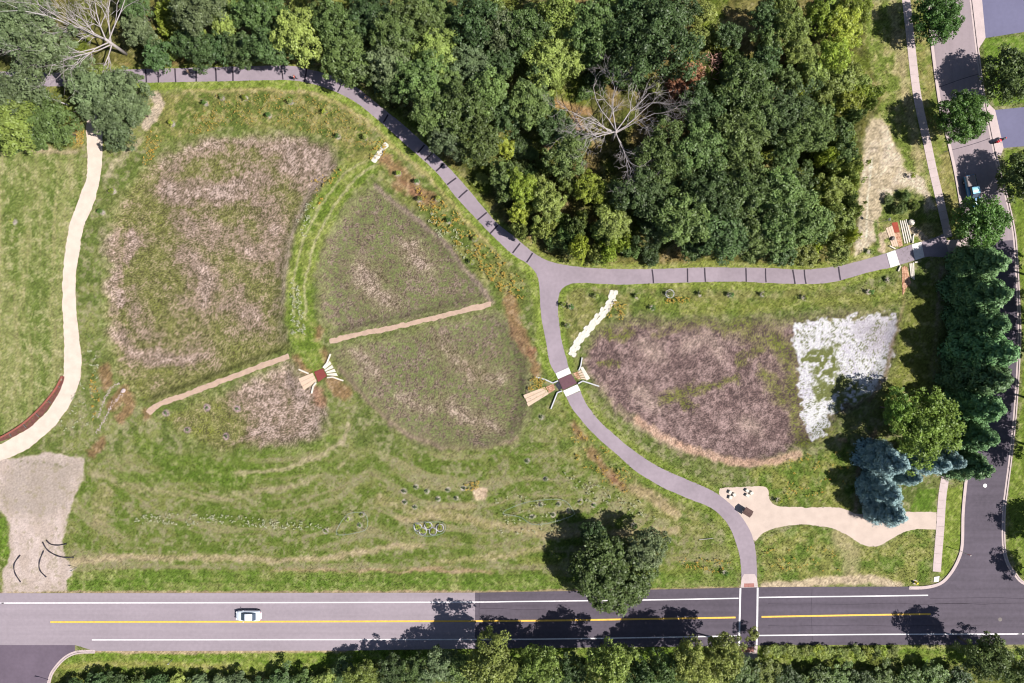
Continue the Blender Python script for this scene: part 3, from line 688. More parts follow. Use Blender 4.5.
ROAD_NEW_R = [(1014.5, 240), (1018, 300), (1019, 342), (1015, 410), (1010.5, 455), (1006, 490), (1003.5, 512), (1003.5, 545), (1007, 562), (1014, 573), (1026, 584), (1094, 592), (1900, 592), (1900, 643), (1094, 645), (1024, 644.5), (768, 645), (740, 646), (475, 648.5)]
STREET = [(760, -900), (916, -70), (928, 0), (932, 45), (940, 105), (948, 140), (955, 171), (961, 205), (966, 243), (1014.5, 240), (1008, 205), (999, 171), (994, 150), (988, 120), (983, 95), (977, 50), (971, 0), (962, -70), (806, -900)]
SIDE = [(-70, 645), (75, 645), (75, 652), (66, 657), (56, 667), (50, 678), (47, 700), (46, 760), (40, 1500), (-70, 1500)]
DRIVE1 = [(977, -70), (982, 0), (985.5, 38), (1094, 21), (1094, -70)]
APRON1 = [(965, -70), (972, 0), (978, 50), (985.5, 38), (982, 0), (977, -70)]
DRIVE2 = [(995, 110), (1094, 100), (1094, 140), (1003.5, 148)]
APRON2 = [(984.5, 98), (988.8, 104), (995, 110), (1003.5, 148), (1000.5, 156), (996, 154), (989, 120)]
RAMP = [(951, 241), (968, 236.5), (970, 244), (953.5, 249)]
PAVED = [TR_UP, TR_LO, TR_EAST, GRAVEL, SANDP, band(WALK_A, 8.5), band(WALK_B, 8.5), ROAD_OLD, ROAD_NEW_TOP + ROAD_NEW_R, STREET, SIDE, DRIVE1, APRON1, DRIVE2, APRON2, RAMP]
pav = np.zeros(PX.shape, np.float32); wide = np.zeros(PX.shape, np.float32)
for p in PAVED:
    s_ = sdf(p, PX, PY)
    pav = np.maximum(pav, (s_ > -0.15).astype(np.float32)); wide = np.maximum(wide, st(s_, -9, -2))
for ln in (BERM1, BERM2):
    s_ = sdf(ln, PX, PY, True) + 2.6
    pav = np.maximum(pav, (s_ > -0.4).astype(np.float32)); wide = np.maximum(wide, st(s_, -9, -2))
for cx_, cy_, r_ in ((319, 375, 24), (565, 384, 34), (903, 258, 30)):
    wide = np.maximum(wide, st(r_ - np.hypot(PX - cx_, PY - cy_), -12, 0))
Z *= (1 - wide)

def zat(px, py):
    i = int(np.clip(round(py - Y0), 0, GH - 1)); j = int(np.clip(round(px - X0), 0, GW - 1))
    return float(Z[i, j])

def add_color(me, rgb, dom='POINT'):
    a = me.color_attributes.new('Col', 'FLOAT_COLOR', dom)
    buf = np.ones((len(rgb), 4), np.float32); buf[:, :3] = rgb
    a.data.foreach_set('color', buf.ravel())
def np_mesh(name, V, F, mat):
    """V (n,3), F (m,k) arrays"""
    me = bpy.data.meshes.new(name); k = F.shape[1]
    me.vertices.add(len(V)); me.vertices.foreach_set('co', V.astype(np.float32).ravel())
    me.loops.add(F.size); me.loops.foreach_set('vertex_index', F.astype(np.int32).ravel())
    me.polygons.add(len(F)); me.polygons.foreach_set('loop_start', np.arange(0, F.size, k, dtype=np.int32))
    me.update(calc_edges=True); me.materials.append(mat); return me

ext = np.array([60, 200, 600, 2000, 8000, 30000], np.float32)
ax = np.concatenate([X0 - ext[::-1], gx, X1 + ext]); ay = np.concatenate([Y0 - ext[::-1], gy, Y1 + ext])
ix = np.clip(np.arange(len(ax)) - len(ext), 0, GW - 1); iy = np.clip(np.arange(len(ay)) - len(ext), 0, GH - 1)
AX, AY = np.meshgrid(ax, ay)
Zf = Z[np.ix_(iy, ix)]; Cf = C[np.ix_(iy, ix)]
outer = (AX < X0) | (AX > X1) | (AY < Y0) | (AY > Y1)
Zf = np.where(outer, 0, Zf); Cf = np.where(outer[..., None], np.array([112, 128, 62], np.float32), Cf)
V = np.stack([(AX - 512) * S, (341.5 - AY) * S, Zf], -1).reshape(-1, 3)
idx = np.arange(V.shape[0]).reshape(AX.shape)
F = np.stack([idx[1:, :-1], idx[1:, 1:], idx[:-1, 1:], idx[:-1, :-1]], -1).reshape(-1, 4)
me = np_mesh('ground', V, F, M['ground'])
add_color(me, (lin(Cf) / KG).reshape(-1, 3))
struct(link(bpy.data.objects.new('ground', me)))
# ------------------------------------------------------------------ paved surfaces
def sheet_obj(name, parts, mats, parent=None):
    """parts: (outline in photo pixels, z, material slot)"""
    mb = MB()
    for pts, z, mi in parts: mb.sheet(wpts(pts), z, mi)
    return struct(mb.build(name, mats))
def line_strip(pts, w):
    return band(catmull(pts, 12), w)

# main road with its painted lines
pr = [(ragged(ROAD_OLD[:3], 0, 1, 400)[:-1] and ROAD_OLD, .020, 0), (ROAD_NEW_TOP + ROAD_NEW_R, .020, 1)]
pr += [([(740.6, 588.2), (757.4, 587.6), (756.9, 645.2), (739.3, 645.8)], .025, 2)]
pr += [(line_strip(l, w), .030, mi) for l, w, mi in (
    ([(-900, 604), (-70, 603.2), (0, 603), (256, 602.6), (475, 602), (512, 601.5), (640, 600), (738.5, 598.2)], 1.1, 3),
    ([(758.8, 597.4), (800, 596.8), (860, 596.2), (928, 595.2)], 1.15, 3),
    ([(50.5, 622), (256, 621.6), (512, 620.8), (640, 619), (735.5, 617.4)], 1.7, 4), ([(761.5, 616.8), (850, 615.2), (930.5, 614)], 1.7, 4),
    ([(92, 639.8), (256, 639.6), (512, 639.2), (640, 637.6), (737, 635.8)], 1.15, 3), ([(758.6, 635.4), (880, 634.3), (1024, 633.9), (1094, 633.6), (1900, 632)], 1.15, 3),
    ([(740.4, 588.2), (739.6, 620), (739.1, 645.6)], 1.65, 3), ([(757.6, 587.6), (757.2, 620), (756.6, 645.2)], 1.65, 3))]
# lengthwise joints and sealed cracks of the newer surfacing
rr = random.Random(3)
for (a, b, yy) in ((768, 1010, 604), (768, 1000, 625.5), (930, 1094, 598), (935, 1094, 603), (480, 560, 609)):
    l = [(x, yy + rr.uniform(-.8, .8)) for x in range(a, b, 22)]
    pr.append((band(catmull(l, 6), .35), .026, 5))
for x in (812, 480):
    pr.append((band([(x, 588.6 if x > 500 else 593.4), (x - 1, 612), (x + .5, 640)], .3), .0275, 5))
sheet_obj('main_road', pr, [M['asphalt_old'], M['asphalt_new'], M['asphalt_cross'], M['white_paint'], M['yellow_paint'], M['tar']])
ps = [(STREET, .020, 0)]
for l in ([(937, 88), (962, 79), (986, 72)], [(944, 152), (970, 145), (991, 138)]): ps.append((band(catmull(l, 6), .5), .026, 1))
sheet_obj('residential_street', ps, [M['asphalt_street'], M['tar']])
sheet_obj('side_street', [(SIDE, .016, 0)], [M['asphalt_side']])
sheet_obj('driveway', [(DRIVE1, .018, 0), (DRIVE2, .018, 0)], [M['drive']])
sheet_obj('driveway_apron', [(APRON1, .030, 0), (APRON2, .030, 0)], [M['concrete']])

# shared trail, its tar-sealed cracks lie across it
tp = [(ragged(TR_UP, .10, 2), .020, 0), (ragged(TR_LO, .10, 3), .020, 0), (TR_EAST, .020, 0)]
def cross(pxs, up, lo):
    def yat(line, x):
        b = min(line, key=lambda p: abs(p[0] - x)); return b[1]
for a, b, w in (((145.5, 69.3), (146.5, 82.6), 1.2), ((158, 69), (158.5, 82.6), 1.2), ((175, 68.6), (175.8, 82), 1.2), ((196, 68.2), (196.3, 81.6), 1.2), ((215.6, 67.8), (216.2, 81.2), 1.3), ((232.4, 67), (233, 81), 1.3),
                ((281, 65.8), (283, 79.6), 1.1), ((306.5, 68.8), (304.4, 82), 1.1), ((343, 80.4), (337.6, 92), 1.2), ((388, 114.6), (383.5, 122.6), 1.3), ((424.5, 145), (417.4, 153), 1.4), ((433, 152.6), (424.8, 160.4), 1.4), ((443.5, 163.6), (436, 171.2), 1.4),
                ((456.2, 178), (447.2, 184.6), 1.3), ((467.5, 190), (458.6, 198), 1.3), ((486.8, 212.4), (477.6, 220), 1.3), ((498, 225), (490, 233.6), 1.3), ((520, 243.4), (512.6, 253), 1.3), ((532.6, 253), (526.5, 262.4), 1.3),
                ((652, 269.4), (653.4, 283.2), 1.2), ((687.4, 268.4), (687.6, 282.2), 1.2), ((704.6, 268), (705.4, 281.8), 1.2), ((745.8, 268.2), (746.2, 281.8), 1.2), ((765.5, 268.4), (766, 282.4), 1.1), ((792.6, 269.6), (795, 284), 1.3), ((804.2, 269.8), (806, 284), 1.2), ((838.4, 266.8), (840.4, 280), 1.3), ((40, 72.8), (40, 86.4), 1.2)):
    m_ = ((a[0] + b[0]) / 2 + rr.uniform(-.35, .35), (a[1] + b[1]) / 2 + rr.uniform(-.2, .2))
    tp.append((band(catmull([a, m_, b], 2), w * 1.2), .026, 1))
sheet_obj('trail', tp, [M['trail'], M['tar']])
sheet_obj('gravel_path', [(ragged(GRAVEL, .22, 5), .014, 0)], [M['gravel_cream']])
sheet_obj('sand_path', [(ragged(SANDP, .2, 6), .012, 0)], [M['sand']])
sheet_obj('dam_path', [(ragged(band(BERM1, 5.2), .3, 8), .014, 0), (ragged(band(BERM2, 5.0), .3, 9), .014, 0)], [M['gravel_pink']])

# concrete pavement in slabs with joints
def slabs(line, w):
    out = []; L = 0; pts = catmull(line, 1.0); i = 0
    while i < len(pts) - 9:
        seg = pts[i:i + 9]; out.append(band([seg[0], seg[-1]], w)); i += 8
    return out
mb = MB()
for ln in (WALK_A, WALK_B):
    for q in slabs(ln, 8.2):
        c = (sum(p[0] for p in q) / 4, sum(p[1] for p in q) / 4)
        q = [(c[0] + (p[0] - c[0]) * .985, c[1] + (p[1] - c[1]) * .985) for p in q]
        mb.prism(wpts(q), 0.0, .045)
mb.prism(wpts(RAMP), 0.0, .042)
struct(mb.build('sidewalk', M['concrete']))
# kerbs with their gutters
def kerb_parts(mb, line, side, w=2.4):
    pts = catmull(line, 3)
    for o, ww, h in ((side * 1.1, 1.2, .13), (-side * .55, 2.1, .034)):
        l = offset_line(pts, o)
        out = band(l, ww)
        n = len(l)
        vs = []; fs = []
        a = wpts(offset_line(l, ww / 2)); b = wpts(offset_line(l, -ww / 2))
        for i in range(n):
            vs += [(*a[i], -.05), (*a[i], h), (*b[i], h), (*b[i], -.05)]
        for i in range(n - 1):
            for k in range(3):
                fs.append((i * 4 + k, i * 4 + k + 1, i * 4 + 4 + k + 1, i * 4 + 4 + k))
        fs += [(0, 1, 2, 3), (n * 4 - 1, n * 4 - 2, n * 4 - 3, n * 4 - 4)]
        mb.add(vs, fs)
mb = MB()
kerb_parts(mb, [(916, -70), (928, 0), (932, 45), (940, 105), (948, 140), (955, 171), (961, 205), (967, 240)], 1)
kerb_parts(mb, [(970, 262), (976, 300), (978.5, 342), (976, 400), (971, 440), (966, 480), (963, 512), (962, 545), (958, 560), (950, 574), (940, 583.5), (925, 587.4), (909, 587.8)], 1)
kerb_parts(mb, [(962, -70), (971, 0), (977, 50), (983, 95), (988, 120), (994, 150), (999, 171), (1008, 205), (1014.5, 240), (1018, 300), (1019, 342), (1015, 410), (1010.5, 455), (1006, 490), (1003.5, 512), (1003.5, 545), (1007, 562), (1014, 573), (1026, 584), (1060, 590)], -1)
kerb_parts(mb, [(95, 651.4), (78, 652), (66, 657), (56, 667), (50, 678), (47, 700), (46, 760)], -1)
struct(mb.build('kerb', M['concrete']))
# trail landings at the crossing
mb = MB()
mb.prism(wpts([(741.6, 578), (744, 574), (754.6, 574), (756.8, 578), (758, 587.2), (740.4, 587.6)]), 0, .034, 0)
mb.prism(wpts([(744, 583.4), (754, 583.2), (754.2, 587), (744, 587.2)]), .0, .042, 1)
mb.prism(wpts([(738, 646.4), (757.6, 645.8), (757, 660), (740, 660)]), 0, .034, 0)
mb.prism(wpts([(741.5, 647), (754, 646.6), (753.6, 652), (742, 652.4)]), 0, .042, 1)
mb.prism(wpts([(934, 577), (939.4, 576), (938.4, 581.6), (933.6, 582)]), 0, .056, 2)
struct(mb.build('crossing_ramp', [M['concrete'], M['brick'], M['steel_white']]))

# ------------------------------------------------------------------ grass, weeds and flowers
def in_px(x, y):
    return np.clip(np.round(y - Y0).astype(int), 0, GH - 1), np.clip(np.round(x - X0).astype(int), 0, GW - 1)
def tufts(name, x, y, h, w, rgb, nb, lean, seed, mat):
    r = np.random.default_rng(seed); n = len(x)
    i, j = in_px(x, y); z = Z[i, j]
    bx = (x - 512) * S; by = (341.5 - y) * S
    V = np.zeros((n, nb, 3, 3), np.float32); Cc = np.zeros((n, nb, 3, 3), np.float32)
    for b in range(nb):
        a = r.uniform(0, 2 * np.pi, n); ln = lean * r.uniform(.5, 1.3, n) * h
        dx, dy = np.cos(a), np.sin(a); ww = w * r.uniform(.6, 1.3, n) / 2
        V[:, b, 0] = np.stack([bx - dy * ww, by + dx * ww, z - .02], -1)
        V[:, b, 1] = np.stack([bx + dy * ww, by - dx * ww, z - .02], -1)
        V[:, b, 2] = np.stack([bx + dx * ln, by + dy * ln, z + h * r.uniform(.6, 1.1, n)], -1)
        k = r.uniform(.82, 1.2, n)[:, None]
        for q in range(3): Cc[:, b, q] = rgb * k
    F = np.arange(n * nb * 3).reshape(-1, 3)
    me = np_mesh(name, V.reshape(-1, 3), F, mat)
    add_color(me, Cc.reshape(-1, 3))
    o = link(bpy.data.objects.new(name, me)); o['kind'] = 'stuff'; return o

lawn = np.maximum.reduce([rmask(p, 2, .5, .5) for p in ([(984, 40), (1094, 26), (1094, 96), (994, 106)], [(1004, 150), (1094, 143), (1094, 600), (1018, 574), (1008, 545), (1010, 480), (1021, 410), (1024, 342), (1018, 240)], [(946, 488), (963, 485), (961, 545), (948, 574), (940, 578)], [(918, 488), (936, 488), (936, 512), (910, 512)], [(911, 0), (928, 0), (941, 105), (955, 175), (968, 236), (948, 240)])])
NT = 470000
tx = rng.uniform(-24, 1048, NT).astype(np.float32); ty = rng.uniform(-24, 707, NT).astype(np.float32)
ii, jj = in_px(tx, ty)
cc = C[ii, jj]
green = np.clip((cc[:, 1] - np.maximum(cc[:, 0] - 4, cc[:, 2])) / 26 + .42, .06, 1) * (1 - .9 * mC[ii, jj]) * (1 - .96 * mSL[ii, jj]) * (1 - .75 * np.maximum.reduce([mB1, mB1b, mB2, mB2b, mB3])[ii, jj])
keep = (pav[ii, jj] < .5) & (mMUL[ii, jj] < .5) & (rng.random(NT) < green)
tx, ty, ii, jj = tx[keep], ty[keep], ii[keep], jj[keep]
base = lin(np.clip(C[ii, jj], 0, 255)) / KG
n = len(tx)
g = rng.random(n)[:, None]
tint = np.where(g < .5, [[1.0, 1.10, .82]], np.where(g < .8, [[1.25, 1.22, 1.06]], [[1.42, 1.30, 1.24]]))
hh = (0.05 + .17 * rng.random(n) ** 2 * (0.5 + n6[ii, jj])) * (1 - .65 * lawn[ii, jj]) * (1 - .35 * mB1[ii, jj])
tufts('grass', tx, ty, hh, (.06 + .08 * rng.random(n)), base * tint, 3, .8, 5, M['blade'])

def flowers(name, areas, seed, size, hts, cols):
    r = np.random.default_rng(seed); xs = []; ys = []
    for poly, cnt, clump in areas:
        x0, x1 = min(p[0] for p in poly), max(p[0] for p in poly); y0, y1 = min(p[1] for p in poly), max(p[1] for p in poly)
        k = 0; tries = 0
        cx, cy = r.uniform(x0, x1, 900), r.uniform(y0, y1, 900)
        x = np.repeat(cx, clump) + r.normal(0, 1.25, 900 * clump); y = np.repeat(cy, clump) + r.normal(0, 1.05, 900 * clump)
        ok = (sdf(poly, x, y) > 0); x, y = x[ok][:cnt * 2], y[ok][:cnt * 2]
        xs.append(x); ys.append(y)
    x = np.concatenate(xs); y = np.concatenate(ys); i, j = in_px(x, y); ok = pav[i, j] < .5
    x, y = x[ok], y[ok]; i, j = in_px(x, y); n = len(x); nb = 4
    V = np.zeros((n, nb, 4, 3), np.float32); Cc = np.zeros((n, nb, 4, 3), np.float32)
    ca = np.array(cols)[r.integers(0, len(cols), n)]
    for b in range(nb):
        a = r.uniform(0, 2 * np.pi, n); s = size * r.uniform(.6, 1.3, n)
        ox, oy = r.normal(0, size * .9, n), r.normal(0, size * .9, n); zz = Z[i, j] + r.uniform(*hts, n)
        tx_, ty_ = r.normal(0, .35, n), r.normal(0, .35, n)
        for q in range(4):
            an = a + q * np.pi / 2; dx, dy = np.cos(an) * s, np.sin(an) * s
            V[:, b, q] = np.stack([(x - 512) * S + ox + dx, (341.5 - y) * S + oy + dy, zz + dx * tx_ + dy * ty_], -1)
            Cc[:, b, q] = ca * r.uniform(.8, 1.15, n)[:, None]
    me = np_mesh(name, V.reshape(-1, 3), np.arange(n * nb * 4).reshape(-1, 4), M['blade'])
    add_color(me, Cc.reshape(-1, 3))
    o = link(bpy.data.objects.new(name, me)); o['kind'] = 'stuff'; return o
YB = [alb(232, 196, 96), alb(224, 180, 90), alb(214, 198, 112)]
flowers('small_wildflowers', [
    ([(205, 96), (300, 92), (345, 108), (372, 130), (372, 156), (340, 140), (270, 124), (200, 128)], 330, 2), ([(196, 110), (220, 112), (215, 132), (190, 136)], 60, 3)], 23, .055, (.3, .5), [alb(226, 190, 96), alb(214, 182, 106), alb(206, 196, 120)])
flowers('yellow_wildflowers', [
    ([(416, 186), (450, 206), (490, 246), (524, 282), (524, 300), (500, 292), (466, 252), (420, 214)], 300, 5), ([(372, 140), (388, 140), (384, 160), (368, 160)], 40, 3),
    ([(528, 376), (544, 376), (548, 390), (528, 390)], 50, 4), ([(612, 300), (628, 305), (622, 320), (606, 318)], 40, 4), ([(668, 296), (690, 298), (690, 304), (664, 304)], 30, 3),
    ([(150, 130), (165, 140), (150, 168), (140, 165)], 40, 3), ([(76, 128), (86, 128), (86, 145), (78, 145)], 30, 3), ([(465, 484), (480, 480), (478, 490), (464, 490)], 24, 3),
    ([(680, 556), (730, 560), (726, 572), (676, 568)], 40, 3), ([(762, 548), (830, 545), (840, 570), (770, 572)], 40, 3), ([(560, 420), (620, 455), (640, 500), (580, 470)], 60, 3), ([(96, 370), (102, 405), (94, 420), (90, 380)], 30, 3),
    ([(310, 180), (345, 165), (330, 190), (318, 210)], 30, 3), ([(788, 455), (848, 450), (848, 490), (785, 500)], 50, 3)], 21, .075, (.3, .5), YB)
WB = [alb(206, 212, 170), alb(222, 222, 188)]
flowers('white_wildflowers', [([(130, 512), (230, 515), (330, 524), (330, 530), (220, 526), (130, 522)], 110, 2), ([(290, 280), (303, 280), (306, 335), (292, 335)], 70, 3), ([(420, 200), (480, 250), (470, 265), (415, 215)], 40, 2), ([(560, 470), (640, 500), (660, 520), (580, 500)], 45, 2), ([(60, 350), (100, 350), (96, 440), (60, 430)], 50, 2), ([(296, 220), (306, 200), (316, 200), (306, 240)], 24, 3), ([(490, 500), (540, 490), (560, 530), (500, 535)], 36, 2)], 22, .085, (.2, .4), WB)
# ------------------------------------------------------------------ trees
def leaves_mesh(name, cen, nrm, size, tone, mat, seed, asp=.62, flat=.35):
    """one kite-shaped leaf spray per row"""
    r = np.random.default_rng(seed); n = len(cen)
    nr = nrm + r.normal(0, flat, (n, 3)); nr /= np.linalg.norm(nr, axis=1, keepdims=True) + 1e-9
    a = r.normal(0, 1, (n, 3)); a -= (a * nr).sum(1, keepdims=True) * nr; a /= np.linalg.norm(a, axis=1, keepdims=True) + 1e-9
    b = np.cross(nr, a); s = (size * r.uniform(.65, 1.35, n))[:, None]
    V = np.stack([cen - a * s * .55, cen + b * s * asp * .5 + nr * s * .06, cen + a * s * .55, cen - b * s * asp * .5 + nr * s * .06], 1)
    me = np_mesh(name, V.reshape(-1, 3), np.arange(n * 4).reshape(-1, 4), mat)
    at = me.attributes.new('tone', 'FLOAT', 'POINT')
    at.data.foreach_set('value', np.repeat(tone, 4).astype(np.float32))
    return me
def crown(seed, R, zc, hz, nl, per, leaf, lobe=(.20, .34), ragged_=.30, low=-.35, name='crown', flat=.62, inner=.10):
    """leaf sprays gathered on many small boughs spread through a broad dome"""
    r = np.random.default_rng(seed)
    ph = r.uniform(0, 6.28, 4); am = r.uniform(.3, 1, 4)
    cs, ns, tn = [], [], []
    ga = 2.399963
    for k in range(nl):
        u = low + (1 - low) * (k + .5) / nl
        th = k * ga + r.normal(0, .25)
        out = 1 + ragged_ * sum(am[q] * math.sin((q + 2) * th + ph[q]) for q in range(4)) * .6
        rad = r.uniform(.56, .98) * out
        if r.random() < .18: rad *= .55
        cu = math.sqrt(max(0, 1 - u * u))
        c = np.array([cu * math.cos(th) * R * rad, cu * math.sin(th) * R * rad, zc + u * hz * rad])
        lr = R * r.uniform(*lobe) * (0.75 + .35 * cu) * r.choice([.8, 1, 1.25])
        d = r.normal(0, 1, (per, 3)); d /= np.linalg.norm(d, axis=1, keepdims=True)
        o = np.array([cu * math.cos(th) * .7, cu * math.sin(th) * .7, .45 + u * .5])
        d = d + o * .75; d /= np.linalg.norm(d, axis=1, keepdims=True)
        rr_ = lr * r.uniform(.55, 1.08, per)[:, None]
        cs.append(c + d * rr_ * np.array([1, 1, .8])); ns.append(d * .7 + np.array([0, 0, .5]))
        tn.append(np.full(per, r.random()) * .75 + r.random(per) * .25)
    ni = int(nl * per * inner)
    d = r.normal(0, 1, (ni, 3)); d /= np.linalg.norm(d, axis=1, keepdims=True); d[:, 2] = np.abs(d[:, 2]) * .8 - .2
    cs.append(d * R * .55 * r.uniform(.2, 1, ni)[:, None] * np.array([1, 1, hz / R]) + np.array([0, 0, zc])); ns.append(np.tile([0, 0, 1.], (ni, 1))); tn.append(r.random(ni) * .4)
    return leaves_mesh(name, np.concatenate(cs), np.concatenate(ns), leaf, np.concatenate(tn), LEAF['mid'], seed + 1, flat=flat)

def trunk_mesh(seed, H, r0, nlimb, spread, name='trunk'):
    r = random.Random(seed); mb = MB()
    pts = [(0, 0, -.2)]; x = y = 0
    for i in range(1, 7):
        x += r.gauss(0, .08) * H * .05; y += r.gauss(0, .08) * H * .05
        pts.append((x, y, H * .72 * i / 6))
    mb.tube(pts, [r0 * 1.35] + [r0 * (1 - .13 * i) for i in range(1, 7)], 8)
    for k in range(nlimb):
        t = r.uniform(.35, .95); i = min(5, int(t * 6)); b = pts[i + 1]
        a = k * 2.4 + r.uniform(-.4, .4); L = spread * r.uniform(.5, .85)
        e = (b[0] + math.cos(a) * L, b[1] + math.sin(a) * L, b[2] + L * r.uniform(.35, .75))
        m = ((b[0] + e[0]) / 2, (b[1] + e[1]) / 2, (b[2] + e[2]) / 2 + L * .08)
        mb.tube([b, m, e], [r0 * .42, r0 * .28, r0 * .09], 5)
    return mb.mesh(name, M['bark'], True)

def spruce_crown(seed, H, R, name='crown', puff=.5):
    """whorls of drooping boughs, each hung with needle sprays"""
    r = np.random.default_rng(seed); cs, ns, tn = [], [], []
    nw = 14
    for w_ in range(nw):
        f = w_ / (nw - 1); z = H * (.06 + .92 * f)
        Rw = R * (1 - f ** 1.5) ** .8 * r.uniform(.82, 1.1) + .10
        nb = max(4, int(9 - 5 * f)); a0 = r.uniform(0, 6.28)
        for b in range(nb):
            a = a0 + b * 6.283 / nb + r.normal(0, .12); L = Rw * r.uniform(.78, 1.1)
            k = int(10 + 44 * L); t = r.random(k) ** .62
            wd = .30 * L * (1 - .55 * t) + .08
            s = r.normal(0, .5, k) * wd
            x = math.cos(a) * t * L - math.sin(a) * s; y = math.sin(a) * t * L + math.cos(a) * s
            zz = z - t * L * .22 + .16 * L * t ** 3 + r.normal(0, .07, k) + r.uniform(-.16, .06, k) * (1 - .4 * t)
            cs.append(np.stack([x, y, zz], -1))
            nn = np.stack([np.cos(a) * .45 + r.normal(0, .25, k), np.sin(a) * .45 + r.normal(0, .25, k), np.full(k, .9)], -1); ns.append(nn)
            kp = int(40 + 70 * L); d = r.normal(0, 1, (kp, 3)); d /= np.linalg.norm(d, axis=1, keepdims=True)
            pc = np.array([math.cos(a) * L * .84, math.sin(a) * L * .84, z - L * .10]); pr_ = .36 + .27 * L
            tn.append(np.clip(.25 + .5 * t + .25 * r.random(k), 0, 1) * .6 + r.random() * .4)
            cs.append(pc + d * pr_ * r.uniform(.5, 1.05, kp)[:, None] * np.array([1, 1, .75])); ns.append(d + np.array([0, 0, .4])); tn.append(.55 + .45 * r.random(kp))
    return leaves_mesh(name, np.concatenate(cs), np.concatenate(ns), .36, np.concatenate(tn), LEAF['spruce'], seed + 1, asp=.5, flat=.35)

def bare_limbs(seed, H, nmain, spread, hub=.35, depth=4, up=.42, az=None):
    """trunk and main limbs of a dead tree; every limb carries its own finer branches"""
    r = random.Random(seed)
    tr = MB(); top = (r.gauss(0, .15), r.gauss(0, .15), H * hub)
    tr.tube([(0, 0, -.2), (top[0] * .5, top[1] * .5, H * hub * .5), top], [.34, .27, .22], 8)
    limbs = []
    def grow(mb, p, d, L, rad, lev):
        pts = [p]; k = 4; q = Vector(p); dd = Vector(d)
        for i in range(k):
            dd = (dd + Vector((r.gauss(0, .2), r.gauss(0, .2), r.gauss(0, .12) + .03))).normalized()
            q = q + dd * (L / k); pts.append(tuple(q))
        mb.tube(pts, [rad * (1 - .62 * i / k) for i in range(k + 1)], 5 if lev > 1 else 4, cap=False)
        if lev <= 0: return
        nk = r.randint(4, 5) if lev > 1 else r.randint(3, 6)
        for j in range(nk):
            i = r.randint(1, k); b = Vector(pts[i])
            t = (Vector(pts[i]) - Vector(pts[i - 1])).normalized()
            s = t.cross(Vector((0, 0, 1))); s = s.normalized() if s.length > .01 else Vector((1, 0, 0))
            n_ = (t * r.uniform(.7, 1.1) + s * r.choice((-1, 1)) * r.uniform(.35, .95) + Vector((0, 0, r.uniform(-.15, .35)))).normalized()
            grow(mb, tuple(b), n_, L * r.uniform(.40, .66), rad * (1 - .62 * i / k) * .62 + .006, lev - 1)
    for k in range(nmain):
        a = (az[k % len(az)] + (0.35 if k >= len(az) else 0) if az else k * 6.283 / nmain + r.uniform(-.3, .3)); mb = MB()
        d = Vector((math.cos(a), math.sin(a), up * r.uniform(.5, 1.5))).normalized()
        z = r.uniform(.6, 1.0)
        grow(mb, (top[0] * z, top[1] * z, top[2] * z), d, spread * r.uniform(.5, .72), .12, depth - 1)
        limbs.append(mb)
    return tr, limbs

PROTO = {
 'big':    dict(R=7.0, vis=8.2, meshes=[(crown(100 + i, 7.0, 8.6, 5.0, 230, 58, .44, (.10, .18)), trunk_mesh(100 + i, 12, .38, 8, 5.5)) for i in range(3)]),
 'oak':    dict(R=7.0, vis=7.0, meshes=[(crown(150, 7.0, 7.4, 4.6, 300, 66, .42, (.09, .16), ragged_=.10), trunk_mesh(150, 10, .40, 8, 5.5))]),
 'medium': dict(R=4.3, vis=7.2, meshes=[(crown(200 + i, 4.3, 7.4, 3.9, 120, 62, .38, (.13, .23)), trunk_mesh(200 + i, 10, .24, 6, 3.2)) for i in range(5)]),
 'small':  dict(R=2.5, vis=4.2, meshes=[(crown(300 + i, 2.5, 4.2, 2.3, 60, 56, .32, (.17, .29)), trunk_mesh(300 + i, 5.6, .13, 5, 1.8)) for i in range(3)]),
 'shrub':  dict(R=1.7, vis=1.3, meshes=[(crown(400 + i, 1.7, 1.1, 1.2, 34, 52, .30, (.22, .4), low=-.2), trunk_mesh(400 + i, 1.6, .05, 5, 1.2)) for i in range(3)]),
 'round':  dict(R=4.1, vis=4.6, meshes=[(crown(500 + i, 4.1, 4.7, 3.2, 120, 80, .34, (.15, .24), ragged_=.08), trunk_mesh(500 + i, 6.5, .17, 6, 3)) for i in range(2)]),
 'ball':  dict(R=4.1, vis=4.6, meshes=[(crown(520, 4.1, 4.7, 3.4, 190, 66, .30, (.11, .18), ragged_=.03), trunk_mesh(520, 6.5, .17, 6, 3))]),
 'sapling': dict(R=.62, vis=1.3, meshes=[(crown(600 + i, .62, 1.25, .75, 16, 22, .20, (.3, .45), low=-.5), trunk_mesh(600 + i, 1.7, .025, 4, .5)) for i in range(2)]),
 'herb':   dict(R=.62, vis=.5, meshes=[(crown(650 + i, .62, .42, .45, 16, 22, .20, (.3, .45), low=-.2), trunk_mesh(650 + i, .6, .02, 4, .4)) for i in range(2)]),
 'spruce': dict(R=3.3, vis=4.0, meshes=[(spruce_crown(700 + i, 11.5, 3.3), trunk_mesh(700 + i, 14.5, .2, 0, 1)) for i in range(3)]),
}
tree_rng = random.Random(77); SRC = {}
